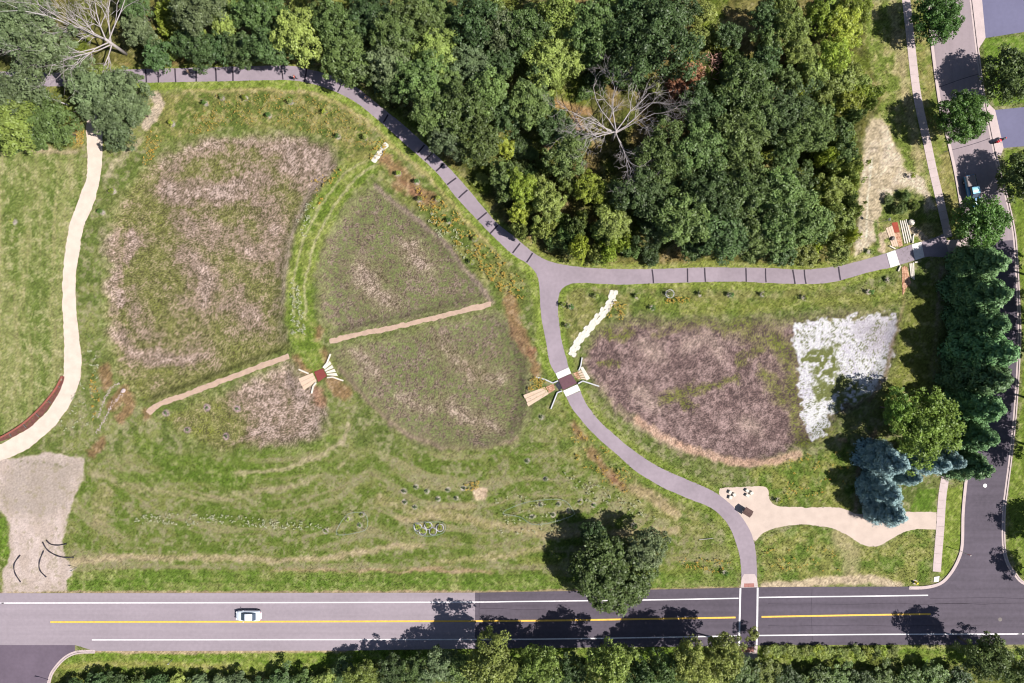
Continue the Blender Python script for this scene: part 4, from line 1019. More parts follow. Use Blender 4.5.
def plant(kind, x, y, r_px, tone, name, label, cat, group=None, at_ground=False, zs=1.0, variant=None):
    """x, y, r_px: the crown as seen; the stem is set on the ground under it"""
    P = PROTO[kind]; k = r_px * S / P['R']
    h = P['vis'] * k * zs
    gxp, gyp = (x, y) if at_ground else ground_px(x, y, h)
    k = k * (1 - h / CAM_H) if not at_ground else k
    v = tree_rng.randrange(len(P['meshes'])) if variant is None else variant
    wx, wy = W(gxp, gyp)
    t = thing(name, label, cat, (wx, wy, zat(gxp, gyp)), tree_rng.uniform(0, 6.28), group)
    t.scale = (k * tree_rng.uniform(.94, 1.06), k * tree_rng.uniform(.94, 1.06), k * zs)
    key = (kind, v)
    if key not in SRC:
        c = link(bpy.data.objects.new('crown', P['meshes'][v][0]), t); s_ = link(bpy.data.objects.new('trunk', P['meshes'][v][1]), t)
        SRC[key] = (c, s_)
    else:
        c, s_ = SRC[key][0].copy(), SRC[key][1].copy()
        link(c, t); link(s_, t)
    c.material_slots[0].link = 'OBJECT'; c.material_slots[0].material = LEAF[tone]
    return t

ORD = ['first', 'second', 'third', 'fourth', 'fifth', 'sixth', 'seventh', 'eighth', 'ninth', 'tenth', 'eleventh', 'twelfth', 'thirteenth', 'fourteenth', 'fifteenth', 'sixteenth', 'seventeenth', 'eighteenth', 'nineteenth', 'twentieth', 'twenty-first', 'twenty-second', 'twenty-third', 'twenty-fourth', 'twenty-fifth']

# crowns of the wood, read off the photograph: x, y, radius, tone
WOODS = [
 (15, 32, 27, 'grey'), (4, 8, 20, 'grey'), (48, 48, 22, 'grey'), (28, 12, 16, 'mid'), (136, 8, 15, 'dark'), (140, 32, 16, 'grey'), (158, 56, 14, 'dark'), (186, 44, 13, 'dark'), (204, 51, 15, 'dark'), (240, 50, 16, 'dark'),
 (196, 8, 20, 'grey'), (224, 26, 13, 'light'), (246, 16, 15, 'mid'), (222, 48, 13, 'dark'), (78, 66, 14, 'grey'),
 (265, 15, 19, 'mid'), (296, 36, 21, 'light'), (270, 48, 18, 'dark'), (320, 14, 17, 'mid'), (336, 26, 22, 'mid'), (346, 56, 22, 'mid'), (372, 14, 20, 'dark'), (392, 34, 20, 'mid'), (388, 62, 21, 'grey'), (414, 16, 19, 'mid'), (440, 22, 17, 'mid'),
 (436, 52, 19, 'light'), (422, 78, 20, 'mid'), (447, 84, 18, 'mid'), (400, 86, 15, 'dark'), (470, 66, 18, 'grey'), (474, 20, 21, 'dark'), (500, 30, 20, 'grey'), (500, 58, 17, 'dark'), (462, 110, 23, 'mid'), (432, 112, 19, 'mid'), (488, 92, 19, 'mid'), (446, 140, 17, 'grey'), (478, 142, 20, 'mid'),
 (505, 146, 9, 'yellow'), (320, 50, 12, 'dark'), (505, 118, 14, 'dark'),
 (524, 30, 20, 'mid'), (560, 14, 19, 'olive'), (594, 30, 23, 'mid'), (555, 58, 25, 'light'), (586, 56, 14, 'mid'), (529, 104, 19, 'mid'), (540, 76, 14, 'dark'), (652, 45, 35, 'dark'), (636, 12, 22, 'dark'), (674, 14, 19, 'dark'), (702, 14, 13, 'light'), (618, 54, 11, 'light'), (700, 36, 9, 'light'),
 (700, 106, 19, 'dark'), (745, 88, 22, 'mid'), (752, 114, 24, 'mid'), (728, 36, 13, 'dark'), (764, 18, 13, 'dark'), (662, 156, 25, 'mid'), (556, 130, 17, 'dark'), (566, 158, 18, 'mid'), (700, 150, 22, 'mid'), (738, 146, 26, 'mid'), (764, 62, 14, 'dark'), (770, 40, 13, 'mid'),
 (522, 188, 15, 'yellow'), (548, 204, 16, 'light'), (590, 188, 15, 'yellow'), (520, 214, 11, 'yellow'), (538, 184, 10, 'light'), (606, 192, 10, 'light'), (568, 184, 12, 'olive'), (640, 194, 20, 'dark'), (664, 180, 15, 'dark'), (682, 218, 23, 'mid'), (654, 232, 17, 'dark'), (706, 196, 25, 'dark'), (742, 196, 22, 'mid'), (722, 238, 22, 'dark'), (752, 234, 20, 'mid'), (694, 248, 13, 'mid'), (612, 226, 17, 'light'), (505, 176, 14, 'mid'),
 (790, 26, 16, 'light'), (800, 50, 15, 'light'), (842, 26, 17, 'yellow'), (856, 8, 15, 'yellow'), (834, 54, 16, 'yellow'), (814, 70, 13, 'light'), (788, 82, 13, 'mid'), (782, 112, 25, 'dark'), (806, 130, 24, 'mid'), (842, 82, 13, 'light'), (846, 104, 12, 'yellow'), (820, 14, 14, 'yellow'), (826, 100, 11, 'olive'),
 (842, 130, 11, 'mid'), (844, 154, 12, 'mid'), (780, 192, 22, 'mid'), (800, 182, 14, 'mid'), (832, 190, 15, 'light'), (842, 222, 14, 'light'), (808, 222, 20, 'mid'), (776, 230, 20, 'mid'), (804, 253, 13, 'light'), (838, 252, 12, 'light'), (784, 158, 15, 'mid'), (782, 252, 13, 'dark'),
 (18, 96, 22, 'grey'), (12, 124, 22, 'olive'), (50, 124, 20, 'mid'), (38, 104, 13, 'mid'), (74, 74, 13, 'grey'), (94, 94, 20, 'grey'), (122, 90, 19, 'grey'), (134, 108, 15, 'grey'), (110, 114, 18, 'grey'), (118, 134, 14, 'grey'), (100, 76, 11, 'olive'),
]
# undergrowth that fills the gaps
fill_rng = random.Random(5)
def inside(poly, x, y):
    c = False; n = len(poly)
    for i in range(n):
        ax_, ay_ = poly[i]; bx_, by_ = poly[(i + 1) % n]
        if (ay_ > y) != (by_ > y) and x < (bx_ - ax_) * (y - ay_) / (by_ - ay_) + ax_: c = not c
    return c
WOOD_IN = [(0, 0), (858, 0), (862, 60), (872, 95), (856, 130), (852, 190), (846, 250), (820, 258), (704, 259), (602, 258), (560, 250), (512, 222), (484, 184), (440, 140), (406, 112), (360, 74), (303, 54), (255, 54), (200, 56), (0, 60)]
GAPS = [(570, 112, 22), (612, 118, 30), (640, 110, 24), (740, 30, 22), (712, 66, 18), (686, 84, 22), (210, 34, 12), (100, 20, 34), (165, 40, 8), (520, 50, 10), (620, 160, 20), (545, 148, 8), (450, 166, 20), (824, 170, 10)]
SHRUBS = []
tries = 0
while len(SHRUBS) < 120 and tries < 9000:
    tries += 1
    x, y = fill_rng.uniform(0, 870), fill_rng.uniform(0, 262)
    r = fill_rng.uniform(6, 11)
    if not inside(WOOD_IN, x, y): continue
    if any(math.hypot(x - a, y - b) < .80 * c_ for a, b, c_, _ in WOODS): continue
    if any(math.hypot(x - a, y - b) < .8 * (r + c_) * .62 for a, b, c_, _ in SHRUBS): continue
    if any(math.hypot(x - a, y - b) < g_ for a, b, g_ in GAPS): continue
    zone_light = (150 < x < 190) or (500 < x < 630 and y > 200) or x > 780 or (600 < x < 720 and y < 80)
    SHRUBS.append((x, y, r, fill_rng.choice(['yellow', 'light', 'light', 'olive', 'mid']) if zone_light else fill_rng.choice(['mid', 'dark', 'mid', 'olive', 'light'])))
SHRUBS += [(822, 158, 8, 'yellow'), (838, 172, 8, 'yellow'), (826, 206, 8, 'light'), (850, 178, 8, 'light'), (846, 140, 8, 'light'), (816, 186, 8, 'yellow'), (812, 246, 9, 'yellow'), (828, 240, 9, 'light'), (852, 118, 8, 'mid'), (846, 200, 8, 'mid'), (164, 18, 8, 'yellow'), (186, 28, 7, 'yellow'), (168, 10, 9, 'yellow'), (177, 22, 9, 'light'), (165, 28, 8, 'yellow'), (180, 38, 7, 'light'), (170, 46, 7, 'yellow'), (866, 95, 8, 'yellow'), (878, 92, 7, 'yellow'), (856, 92, 8, 'yellow'), (855, 70, 8, 'light'), (850, 40, 8, 'yellow'), (858, 30, 7, 'light'), (540, 232, 10, 'light'), (560, 240, 10, 'light'), (580, 246, 11, 'yellow'), (598, 250, 10, 'light'), (575, 226, 11, 'mid'), (548, 222, 9, 'light'), (630, 250, 10, 'mid'), (650, 258, 9, 'dark'), (852, 160, 7, 'mid'), (854, 210, 7, 'light'), (848, 236, 8, 'yellow'), (870, 104, 6, 'olive'), (520, 232, 8, 'light'), (888, 200, 5, 'mid'), (900, 208, 6, 'mid'), (914, 205, 5, 'olive'), (906, 196, 5, 'mid'), (18, 142, 9, 'mid'), (40, 142, 8, 'mid'), (62, 140, 8, 'mid'), (70, 106, 6, 'olive'), (4, 145, 9, 'olive')]
ROWS = [(22, 'top edge row'), (48, 'second row down'), (74, 'third row down'), (104, 'row beside the bare tree'), (136, 'row below the bare tree'), (168, 'fourth row above trail'), (200, 'third row above trail'), (232, 'second row above trail'), (999, 'row beside the trail')]
TONEW = {'dark': 'dark green', 'mid': 'mid green', 'grey': 'greyish green', 'light': 'light green', 'yellow': 'yellow green', 'olive': 'olive green'}
def size_word(r): return 'huge' if r > 30 else 'large' if r >= 21 else 'medium' if r >= 15 else 'small'
def label_rows(lst, noun):
    cls = {}
    for i, (x, y, r, tone) in enumerate(lst):
        left = y > 72 and x < 150
        row = 'thicket left of the trail end' if left else next(w for lim, w in ROWS if y < lim)
        cls.setdefault((row, size_word(r) if noun == 'tree' else '', tone), []).append((x, i))
    lab = {}
    for (row, sz, tone), it in cls.items():
        it.sort()
        for k, (x, i) in enumerate(it):
            place = row if 'thicket' in row else 'wood\'s ' + row
            o = 'only such' if len(it) == 1 else f'{ORD[k]} such from left'
            lab[i] = f'{sz} {TONEW[tone]} {noun}, {o} in the {place}'.strip()
    return lab
lt, ls = label_rows(WOODS, 'tree'), label_rows(SHRUBS, 'bush')
for i, (x, y, r, tone) in enumerate(WOODS):
    kind = 'big' if r >= 24 else 'medium' if r >= 14.5 else 'small'
    plant(kind, x, y, r * (1.16 if r >= 18 else 1.08), tone, 'broadleaf_tree', lt[i], 'tree', 'broadleaf trees of the wood', zs=tree_rng.uniform(.85, 1.12))
for i, (x, y, r, tone) in enumerate(SHRUBS):
    plant('shrub', x, y, r, tone, 'bush', ls[i], 'bush', 'bushes of the wood', zs=tree_rng.uniform(.8, 1.5) * (1.5 if 150 < x < 195 and y < 60 else 2.3 if x > 800 and y < 250 and x < 875 and y > 100 else 1.7 if 500 < x < 640 and y > 212 else 1))

# trees along the street
for x, y, r, lab in ((937, 19, 24, 'round street maple over the kerb at the top of the street'), (961, 117, 26.5, 'ball-shaped street maple between pavement and kerb, shadow across the walk'),
                     (981, 222, 25, 'wide street maple hiding the front of the blue pickup'), (1011, 75, 26, 'dark maple on the lawn between the two driveways'),
                     (1026, 176, 24, 'lawn tree right of the street below the second driveway, partly in frame')):
    plant('ball' if 'ball' in lab else 'round', x, y, r, 'oak' if x > 1000 else 'maple', 'street_maple', lab, 'tree', 'maples along the street')
for x, y, r, tn_, lab in ((1068, 272, 27, 'mid', 'tree beyond the right edge shading the street opposite the topmost dark spruce'), (1072, 314, 26, 'mid', 'tree beyond the right edge shading the street opposite the second dark spruce'), (1068, 354, 27, 'mid', 'tree beyond the right edge shading the street opposite the middle of the spruce column'),
                     (1062, 402, 25, 'light', 'light green tree at the right edge opposite the olive tree'), (1064, 452, 26, 'dark', 'dark tree at the right edge opposite the lowest spruce'), (1046, 577, 14, 'dark', 'dark tree beyond the street corner at right, shadow on the kerb'), (1080, 540, 22, 'mid', 'tree on the lawn right of the street above the corner')):
    plant('medium', x, y, r, tn_, 'broadleaf_tree', lab, 'tree', 'trees right of the street')

# single big trees in the meadow and by the spruces
plant('oak', 613, 573, 40, 'oak', 'meadow_oak', 'large round oak on the main road verge, shadow thrown to its left', 'tree', zs=.72)
SRC_last = None
plant('medium', 648, 548, 20, 'grey', 'broadleaf_tree', 'greyish loose tree behind the big roadside oak', 'tree')
plant('medium', 594, 533, 13, 'dark', 'broadleaf_tree', 'dark small tree tucked behind the big roadside oak on its upper side', 'tree')
plant('big', 926, 428, 34, 'willow', 'willow_tree', 'bright olive feathery tree between dark spruces and blue spruces', 'tree', variant=2, zs=.9)
plant('medium', 898, 410, 18, 'willow', 'broadleaf_tree', 'smaller olive tree left of the bright feathery tree', 'tree')

# conifers
def spruce_at(x, y, h, tone, lab, group, wide=1.0, v=0):
    gx_, gy_ = x, y
    k = h / 11.5
    wx, wy = W(gx_, gy_)
    t = thing('spruce_tree', lab, 'tree', (wx, wy, 0), tree_rng.uniform(0, 6.28), group)
    t.scale = (k * wide, k * wide, k)
    c_m, s_m = PROTO['spruce']['meshes'][v % 3]
    c = link(bpy.data.objects.new('crown', c_m), t); s_ = link(bpy.data.objects.new('trunk', s_m), t)
    c.material_slots[0].link = 'OBJECT'; c.material_slots[0].material = LEAF[tone]
    return t
for i, (x, y, h, wd) in enumerate([(963, 268, 11, 1.15), (962, 298, 12, 1.1), (964, 326, 11, 1.1), (963, 352, 13, 1.15), (960, 376, 12.5, 1.1), (958, 404, 11.5, 1.05), (956, 432, 10.5, 1.05), (954, 460, 10, 1.0)]):
    spruce_at(x, y, h, 'spruce', f'dark green spruce, {ORD[i]} from top in the column beside the street' if i < 7 else 'dark green spruce, lowest in the column beside the street', 'dark spruces beside the street', wd, i)
for i, (x, y, h, wd, lab) in enumerate([(874, 456, 10.5, 1.05, 'blue spruce, topmost of the three left of the lawn patch'), (870, 486, 9.5, 1.05, 'blue spruce, middle of the three left of the lawn patch'), (876, 506, 9, 1.1, 'blue spruce overhanging the sand path, lowest of three'),
                                (898, 472, 7, 1.0, 'small blue spruce at the top of the small lawn'), (920, 458, 8.5, 1.0, 'blue spruce under the feathery olive tree, left one'), (932, 455, 9, .9, 'blue spruce under the feathery olive tree, right one')]):
    spruce_at(x, y, h, 'blue', lab, 'blue spruces by the sand path', wd, i + 1)

# trees below the main road
BELOW = [(72, 690, 11, 'dark'), (98, 684, 12, 'dark'), (116, 680, 10, 'dark'), (136, 688, 12, 'mid'), (158, 682, 11, 'dark'), (176, 683, 10, 'light'), (198, 683, 10, 'grey'), (217, 683, 10, 'grey'), (240, 682, 11, 'grey'), (264, 686, 11, 'dark'),
         (284, 679, 12, 'dark'), (306, 682, 12, 'mid'), (326, 680, 12, 'light'), (344, 672, 12, 'dark'), (364, 678, 15, 'olive'), (392, 672, 15, 'dark'), (416, 674, 16, 'mid'), (440, 666, 17, 'grey'), (464, 672, 17, 'mid'), (492, 662, 22, 'light'), (520, 676, 16, 'mid'),
         (540, 666, 20, 'olive'), (570, 672, 17, 'dark'), (608, 666, 22, 'olive'), (640, 674, 15, 'dark'), (664, 668, 17, 'mid'), (692, 661, 20, 'light'), (724, 656, 19, 'light'), (748, 678, 14, 'mid'), (766, 670, 13, 'olive'), (790, 681, 13, 'dark'), (816, 681, 13, 'mid'), (838, 679, 12, 'mid'), (862, 682, 12, 'dark'),
         (884, 680, 12, 'mid'), (908, 681, 13, 'mid'), (932, 677, 13, 'mid'), (956, 680, 13, 'dark'), (988, 657, 20, 'mid'), (1018, 672, 16, 'mid')]
for i, (x, y, r, tone) in enumerate(BELOW):
    kind = 'medium' if r >= 14.5 else 'small'
    nm = [k for k in range(len(BELOW)) if BELOW[k][3] == tone]
    pos = nm.index(i)
    plant(kind, x, y + (3 if x < 335 else 0), r * 1.1, tone, 'broadleaf_tree', f'{size_word(r)} {TONEW[tone]} tree below the main road, {ORD[pos]} such tone from left', 'tree', 'trees below the main road', zs=(1.15 if x > 480 else .85) if r > 14 else .55)
for i in range(24):
    x = 770 + i * 5.4; plant('shrub', x, 652 + fill_rng.uniform(-1.5, 2.5), fill_rng.uniform(4.5, 6.5), 'light' if i % 3 else 'yellow', 'hedge_bush', f'bright hedge bush below the road right of the crossing, {ORD[i]} from left' if i else 'bright hedge bush nearest the crossing below the road', 'bush', 'hedge below the road', zs=.8)
plant('small', 753, 634, 6, 'light', 'broadleaf_tree', 'slender light tree whose tip covers the lower end of the crossing', 'tree')

# the dead trees
def dead_tree(name, lab, x, y, seed, H, n, spread, up, mat, hub=.35, az=None, depth=4):
    wx, wy = W(x, y); t = thing(name, lab, 'dead tree', (wx, wy, 0))
    tr, limbs = bare_limbs(seed, H, n, spread, hub, up=up, az=az, depth=depth)
    tr.build('trunk', M[mat], t, True)
    for l in limbs: l.build('limb', M[mat], t, True)
    return t
dead_tree('bare_tree', 'bare grey dead tree spreading over the middle of the wood', 612, 140, 5, 13, 11, 12.5, .34, 'deadwood', .45, az=[2.2, 1.75, 2.75, 3.2, 4.0, 4.5, .55, 1.0, .15, 5.0])
dead_tree('bare_tree', 'bare grey dead tree leaning over the wood at upper left', 126, 54, 9, 15, 10, 15, .30, 'deadwood', .4, az=[2.5, 2.85, 2.1, 3.2, 1.7, 3.7, 4.4, 2.7, 1.2])
def fallen(lab, pts, rad, side):
    t = MB(); q = [(*W(x, y), h) for x, y, h in pts]
    t.tube(q, [rad * (1 - .7 * i / (len(q) - 1)) for i in range(len(q))], 6)
    for a, b, h in side: t.tube([q[a], (*W(*b), h)], [rad * .45, rad * .12], 5)
    o = t.build('dead_log', M['whitewood'], None, True); return tag(o, lab, 'dead trunk')
fallen('white bare trunk lying across bushes left of the trail end', [(74, 108, 1.5), (60, 104, 3.6), (44, 97, 6.2), (28, 90, 8.0), (12, 82, 9.2)], .12, [(2, (27, 106), 7), (3, (10, 92), 9), (3, (30, 78), 9)])
fallen('white bare trunk poking out of the trees above the trail at left', [(96, 43, 7), (80, 39, 8.6), (62, 37, 9.6), (42, 40, 10.4)], .13, [(1, (70, 30), 10), (2, (44, 30), 11)])
fallen('long thin white branch in the treetops at the upper left corner', [(42, 20, 9), (24, 10, 10.5), (8, 4, 11.5), (-4, -4, 12)], .11, [(1, (10, 16), 11)])
fallen('short pale broken branch near the top edge at left', [(160, 13, 5), (152, 6, 6.5), (146, 0, 7)], .14, [(1, (148, 10), 6)])
plant('small', 692, 76, 13, 'orange', 'brown_bush', 'orange brown withered bush beside the huge dark oak', 'bush', variant=0)
plant('small', 676, 90, 12, 'orange', 'brown_bush', 'orange brown withered bush, lower left one by the huge dark oak', 'bush', variant=1)
mb = MB(); r_ = random.Random(4)
for i in range(46):
    x, y = 714 + r_.gauss(0, 5), 64 + r_.gauss(0, 5); a = r_.uniform(0, 3.14); l = r_.uniform(3, 9); h = r_.uniform(.2, 1.0)
    mb.tube([(*W(x - math.cos(a) * l / 2, y - math.sin(a) * l / 2), h + r_.uniform(-.15, .3)), (*W(x, y), h + .1), (*W(x + math.cos(a) * l / 2, y + math.sin(a) * l / 2), h + r_.uniform(-.15, .3))], [.07, .06, .02], 5)
tag(mb.build('brush_pile', surf_mat('pinkish_brush', alb(226, 176, 160), var=.2), None, True), 'pinkish heap of cut branches in a gap of the wood', 'brush pile')

# planted saplings and herbs with their mulch rings
ROWLAB = {'north bed': 'sapling in the yellow flower bed below the upper left trail', 'slope bed': 'sapling in the flower bed on the slope below the trail', 'east bed': 'sapling in the grass strip under the level trail', 'corner bed': 'sapling in the corner by the stepping stones', 'west bed': 'sapling beside the cream gravel path',
          'basin': 'plant in a grey ring in the small basin floor', 'meadow': 'plant in a pale mulch dot in the lower meadow', 'loop': 'plant in the large wire loop', 'small loop': 'plant in the small wire loop', 'outside loop': 'plant in a mulch dot just outside a wire loop', 'rings': 'yellow green plant in the cluster of five rings'}
for row, pl in PLANT_ROWS.items():
    order = sorted(range(len(pl)), key=lambda i: pl[i][0])
    for i, (x, y) in enumerate(pl):
        if row == 'verge':
            lab = ['sapling beside the sand path under the trees', 'small plant on a mulch dot left of the trail near the crossing', 'small plant in the bare strip above the trail', 'sapling on the dry verge left of the street walk', 'plant in a pale ring above the big roadside oak'][i]
        else: lab = f'{ROWLAB[row]}, {ORD[order.index(i)]} from the left'
        kind = 'sapling' if 'bed' in row or row == 'verge' else 'herb'
        tone = 'yellow' if row == 'rings' or i % 3 == 0 else 'maple' if i % 3 == 1 else 'light'
        if row in ('basin', 'meadow', 'loop'): tone = 'grey'
        plant(kind, x, y - (0.6 if row == 'rings' else 0), 2.3 if kind == 'sapling' else 1.5 if row != 'rings' else 2.4, tone, 'young_tree' if kind == 'sapling' else 'planted_herb', lab, 'young tree' if kind == 'sapling' else 'plant', 'planted saplings' if kind == 'sapling' else 'planted herbs', at_ground=True)
# ------------------------------------------------------------------ vehicles
def loft(mb, st_, mi=0, crownz=.03):
    """st_: (x, half width, z low, z high, shoulder) cross-sections along a vehicle"""
    rings = []
    for x, w_, zl, zh, sh in st_:
        h = zh - zl
        half = [(w_ * .80, zl), (w_ * .97, zl + h * .14), (w_, zl + h * .45), (w_ * .985, zl + h * .74), (w_ * sh, zh - h * .05), (w_ * sh * .8, zh), (w_ * sh * .4, zh + crownz * .7)]
        rings.append([(x, -a, b) for a, b in half] + [(x, 0, zh + crownz)] + [(x, a, b) for a, b in reversed(half)])
    n = len(rings[0]); vs = [v for r in rings for v in r]; fs = []
    for i in range(len(rings) - 1):
        for k in range(n): fs.append((i * n + k, (i + 1) * n + k, (i + 1) * n + (k + 1) % n, i * n + (k + 1) % n))
    fs += [tuple(range(n)), tuple(range((len(rings) - 1) * n, len(rings) * n))[::-1]]
    return mb.add(vs, fs, mi)
def quad_pane(pts, off=.012):
    a, b, c, d = (Vector(p) for p in pts); nrm = (b - a).cross(d - a).normalized() * off
    vs = [p + nrm for p in (a, b, c, d)] + [p - nrm * .5 for p in (a, b, c, d)]
    return MB().add(vs, [(0, 1, 2, 3), (7, 6, 5, 4), (0, 4, 5, 1), (1, 5, 6, 2), (2, 6, 7, 3), (3, 7, 4, 0)])
def wheels(t, xs, hw, r):
    for x in xs:
        for s in (-1, 1):
            m = MB(); n = 20
            prof = [(r * .62, .11), (r * .93, .11), (r, .07), (r, -.07), (r * .93, -.11), (r * .62, -.11)]
            for q in range(n):
                a = q * 2 * math.pi / n
                for p in prof: m.v.append((x + p[0] * math.cos(a), s * hw + p[1], r + p[0] * math.sin(a)))
            k = len(prof)
            for q in range(n):
                for p in range(k): m.f.append([q * k + p, q * k + (p + 1) % k, ((q + 1) % n) * k + (p + 1) % k, ((q + 1) % n) * k + p]); m.m.append(0)
            wo = bpy.data.objects.new('wheel', m.mesh('wheel', M['rubber'], True)); link(wo, t)
            d = MB().tube([(x, s * (hw + .05), r), (x, s * (hw + .10), r)], [r * .62, r * .52], 14)
            d.build('rim', M['rim'], wo)
def sedan(lab, x, y, rz, paint_m):
    t = thing('white_car', lab, 'car', (x, y, .03), rz)           # front towards +x
    b = loft(MB(), [(-2.30, .42, .42, .66, .9), (-2.22, .68, .32, .82, .9), (-2.08, .82, .26, .93, .9), (-1.80, .90, .22, .99, .9), (-1.1, .92, .20, 1.02, .9), (0, .92, .20, .98, .92), (.85, .92, .20, .95, .92), (1.55, .90, .21, .84, .9), (1.95, .82, .23, .74, .88), (2.14, .70, .28, .64, .86), (2.25, .52, .34, .56, .85), (2.30, .36, .38, .50, .85)])
    b.build('body', paint_m, t, True)
    loft(MB(), [(-1.42, .66, .96, 1.0, .95), (-1.0, .69, .95, 1.30, .88), (-.72, .69, .95, 1.42, .86), (.0, .69, .95, 1.46, .86), (.38, .69, .95, 1.42, .86), (.75, .68, .94, 1.20, .9), (1.16, .66, .92, .96, .95)]).build('cabin', M['glass'], t, True)
    loft(MB(), [(-.92, .56, 1.36, 1.40, .95), (-.70, .60, 1.40, 1.455, .95), (0, .61, 1.43, 1.495, .95), (.36, .60, 1.40, 1.455, .95), (.46, .57, 1.38, 1.41, .95)]).build('roof', paint_m, t, True)
    quad_pane([(.50, -.52, 1.385), (1.14, -.60, 1.0), (1.14, .60, 1.0), (.50, .52, 1.385)]).build('windshield', M['glass'], t)
    quad_pane([(-.98, .52, 1.36), (-1.42, .58, 1.03), (-1.42, -.58, 1.03), (-.98, -.52, 1.36)]).build('rear_window', M['glass'], t)
    for s in (-1, 1):
        MB().box((2.12, s * .58, .62), (.22, .30, .10), s * -.35, bev=.03).build('headlight', M['lamp'], t)
        MB().box((-2.2, s * .62, .78), (.12, .30, .12), s * .2, bev=.03).build('tail_light', M['tail'], t)
        MB().box((.82, s * 1.0, 1.0), (.12, .18, .12), 0, bev=.03).build('mirror', paint_m, t)
        MB().tube([(.62, s * .67, .98), (.30, s * .60, 1.40)], .025, 5).build('window_pillar', paint_m, t)
    wheels(t, (-1.38, 1.38), .80, .33)
    return t
cx, cy = W(250, 614.2); sedan('white sedan driving left on the main road', cx, cy, math.pi, M['car_white'])
cx, cy = W(-7.5, 690); sedan('white car whose corner shows at the bottom left', cx, cy, math.radians(96), M['car_white'])
def pickup(lab, x, y, rz):
    t = thing('pickup_truck', lab, 'pickup truck', (x, y, .03), rz); P = M['car_blue']
    loft(MB(), [(-2.85, .80, .48, .78, .95), (-2.78, .94, .40, .98, .95), (-.7, .97, .34, 1.02, .95), (-.66, .97, .34, 1.12, .93), (1.0, .97, .34, 1.12, .93), (1.05, .96, .34, 1.12, .93), (2.3, .95, .36, 1.06, .9), (2.68, .88, .42, .92, .9), (2.80, .74, .48, .74, .9)]).build('body', P, t, True)
    MB().box((-1.75, 0, 1.06), (1.98, 1.50, .05), bev=.02).build('bed_cover', M['bed'], t)
    for s in (-1, 1): MB().box((-1.75, s * .86, 1.07), (2.1, .10, .06), bev=.02).build('bed_rail', M['blackpl'], t)
    MB().box((-2.80, 0, .92), (.06, 1.6, .30), bev=.02).build('tailgate', P, t)
    loft(MB(), [(-.68, .74, 1.08, 1.14, .97), (-.55, .75, 1.08, 1.70, .9), (.3, .75, 1.08, 1.76, .9), (.62, .75, 1.08, 1.72, .9), (1.30, .74, 1.06, 1.12, .95)]).build('cabin', M['glass'], t, True)
    loft(MB(), [(-.58, .66, 1.70, 1.74, .95), (0, .68, 1.74, 1.80, .95), (.60, .66, 1.70, 1.76, .95)]).build('roof', surf_mat('sky_reflection_blue', (.30, .62, .80), var=.05, rough=.25, coat=.5), t, True)  # sky reflection on the cab glass, painted as a pale blue roof
    quad_pane([(.66, -.60, 1.70), (1.30, -.70, 1.15), (1.30, .70, 1.15), (.66, .60, 1.70)]).build('windshield', M['glass'], t)
    for s in (-1, 1):
        MB().box((2.68, s * .66, .84), (.18, .32, .14), s * -.2, bev=.03).build('headlight', M['lamp'], t)
        MB().box((-2.80, s * .82, .86), (.10, .16, .26), 0, bev=.02).build('tail_light', M['tail'], t)
        MB().box((1.05, s * 1.06, 1.18), (.14, .22, .18), 0, bev=.03).build('mirror', M['blackpl'], t)
    wheels(t, (-1.75, 1.75), .84, .38)
cx, cy = W(969.5, 192); pickup('blue pickup parked in the shade of a street maple', cx, cy, math.radians(-90 + 12))

def motorcycle(lab, x, y, rz):
    t = thing('motorcycle', lab, 'motorcycle', (x, y, .03), rz); t.scale = (1.08, 1.25, 1.1)
    for xx in (-.70, .74):
        m = MB(); n, k = 18, 8
        for q in range(n):
            a = q * 2 * math.pi / n
            for p in range(k):
                b_ = p * 2 * math.pi / k; rr_ = .26 + .065 * math.cos(b_)
                m.v.append((xx + rr_ * math.cos(a), .065 * math.sin(b_), .325 + rr_ * math.sin(a)))
        for q in range(n):
            for p in range(k): m.f.append([q * k + p, q * k + (p + 1) % k, ((q + 1) % n) * k + (p + 1) % k, ((q + 1) % n) * k + p]); m.m.append(0)
        w_ = link(bpy.data.objects.new('wheel', m.mesh('wheel', M['rubber'], True)), t)
        MB().tube([(xx, -.05, .325), (xx, .05, .325)], [.2, .2], 12).build('rim', M['rim'], w_)
    f = MB(); f.tube([(-.70, .11, .33), (-.1, .12, .45), (.35, .08, .8), (.50, 0, .92)], .03, 6); f.tube([(-.70, -.11, .33), (-.1, -.12, .45), (.35, -.08, .8), (.50, 0, .92)], .03, 6)
    f.tube([(.74, .09, .33), (.50, .06, .98)], .028, 6); f.tube([(.74, -.09, .33), (.50, -.06, .98)], .028, 6); f.box((.0, 0, .42), (.5, .3, .34), bev=.05)
    f.build('frame', M['blackpl'], t)
    loft(MB(), [(-.05, .10, .70, .80, .9), (.05, .20, .66, .88, .8), (.28, .23, .66, .96, .8), (.46, .14, .72, .92, .8)]).build('fuel_tank', M['red'], t, True)
    loft(MB(), [(-.85, .10, .76, .84, .9), (-.60, .17, .72, .82, .9), (-.1, .15, .70, .78, .9)]).build('seat', M['blackpl'], t, True)
    loft(MB(), [(.52, .16, .62, .98, .7), (.66, .19, .6, 1.02, .7), (.86, .08, .62, .82, .7)]).build('front_fairing', M['red'], t, True)
    loft(MB(), [(-.98, .06, .70, .80, .9), (-.86, .13, .66, .84, .9), (-.66, .14, .62, .76, .9)]).build('tail_fairing', M['red'], t, True)
    MB().tube([(.36, -.44, 1.04), (.46, -.2, 1.06), (.48, .2, 1.06), (.36, .44, 1.04)], .025, 6).build('handlebar', M['steel_white'], t)
    for s in (-1, 1): MB().box((.52, s * .34, 1.16), (.05, .16, .09), bev=.02).build('mirror', M['lamp'], t)
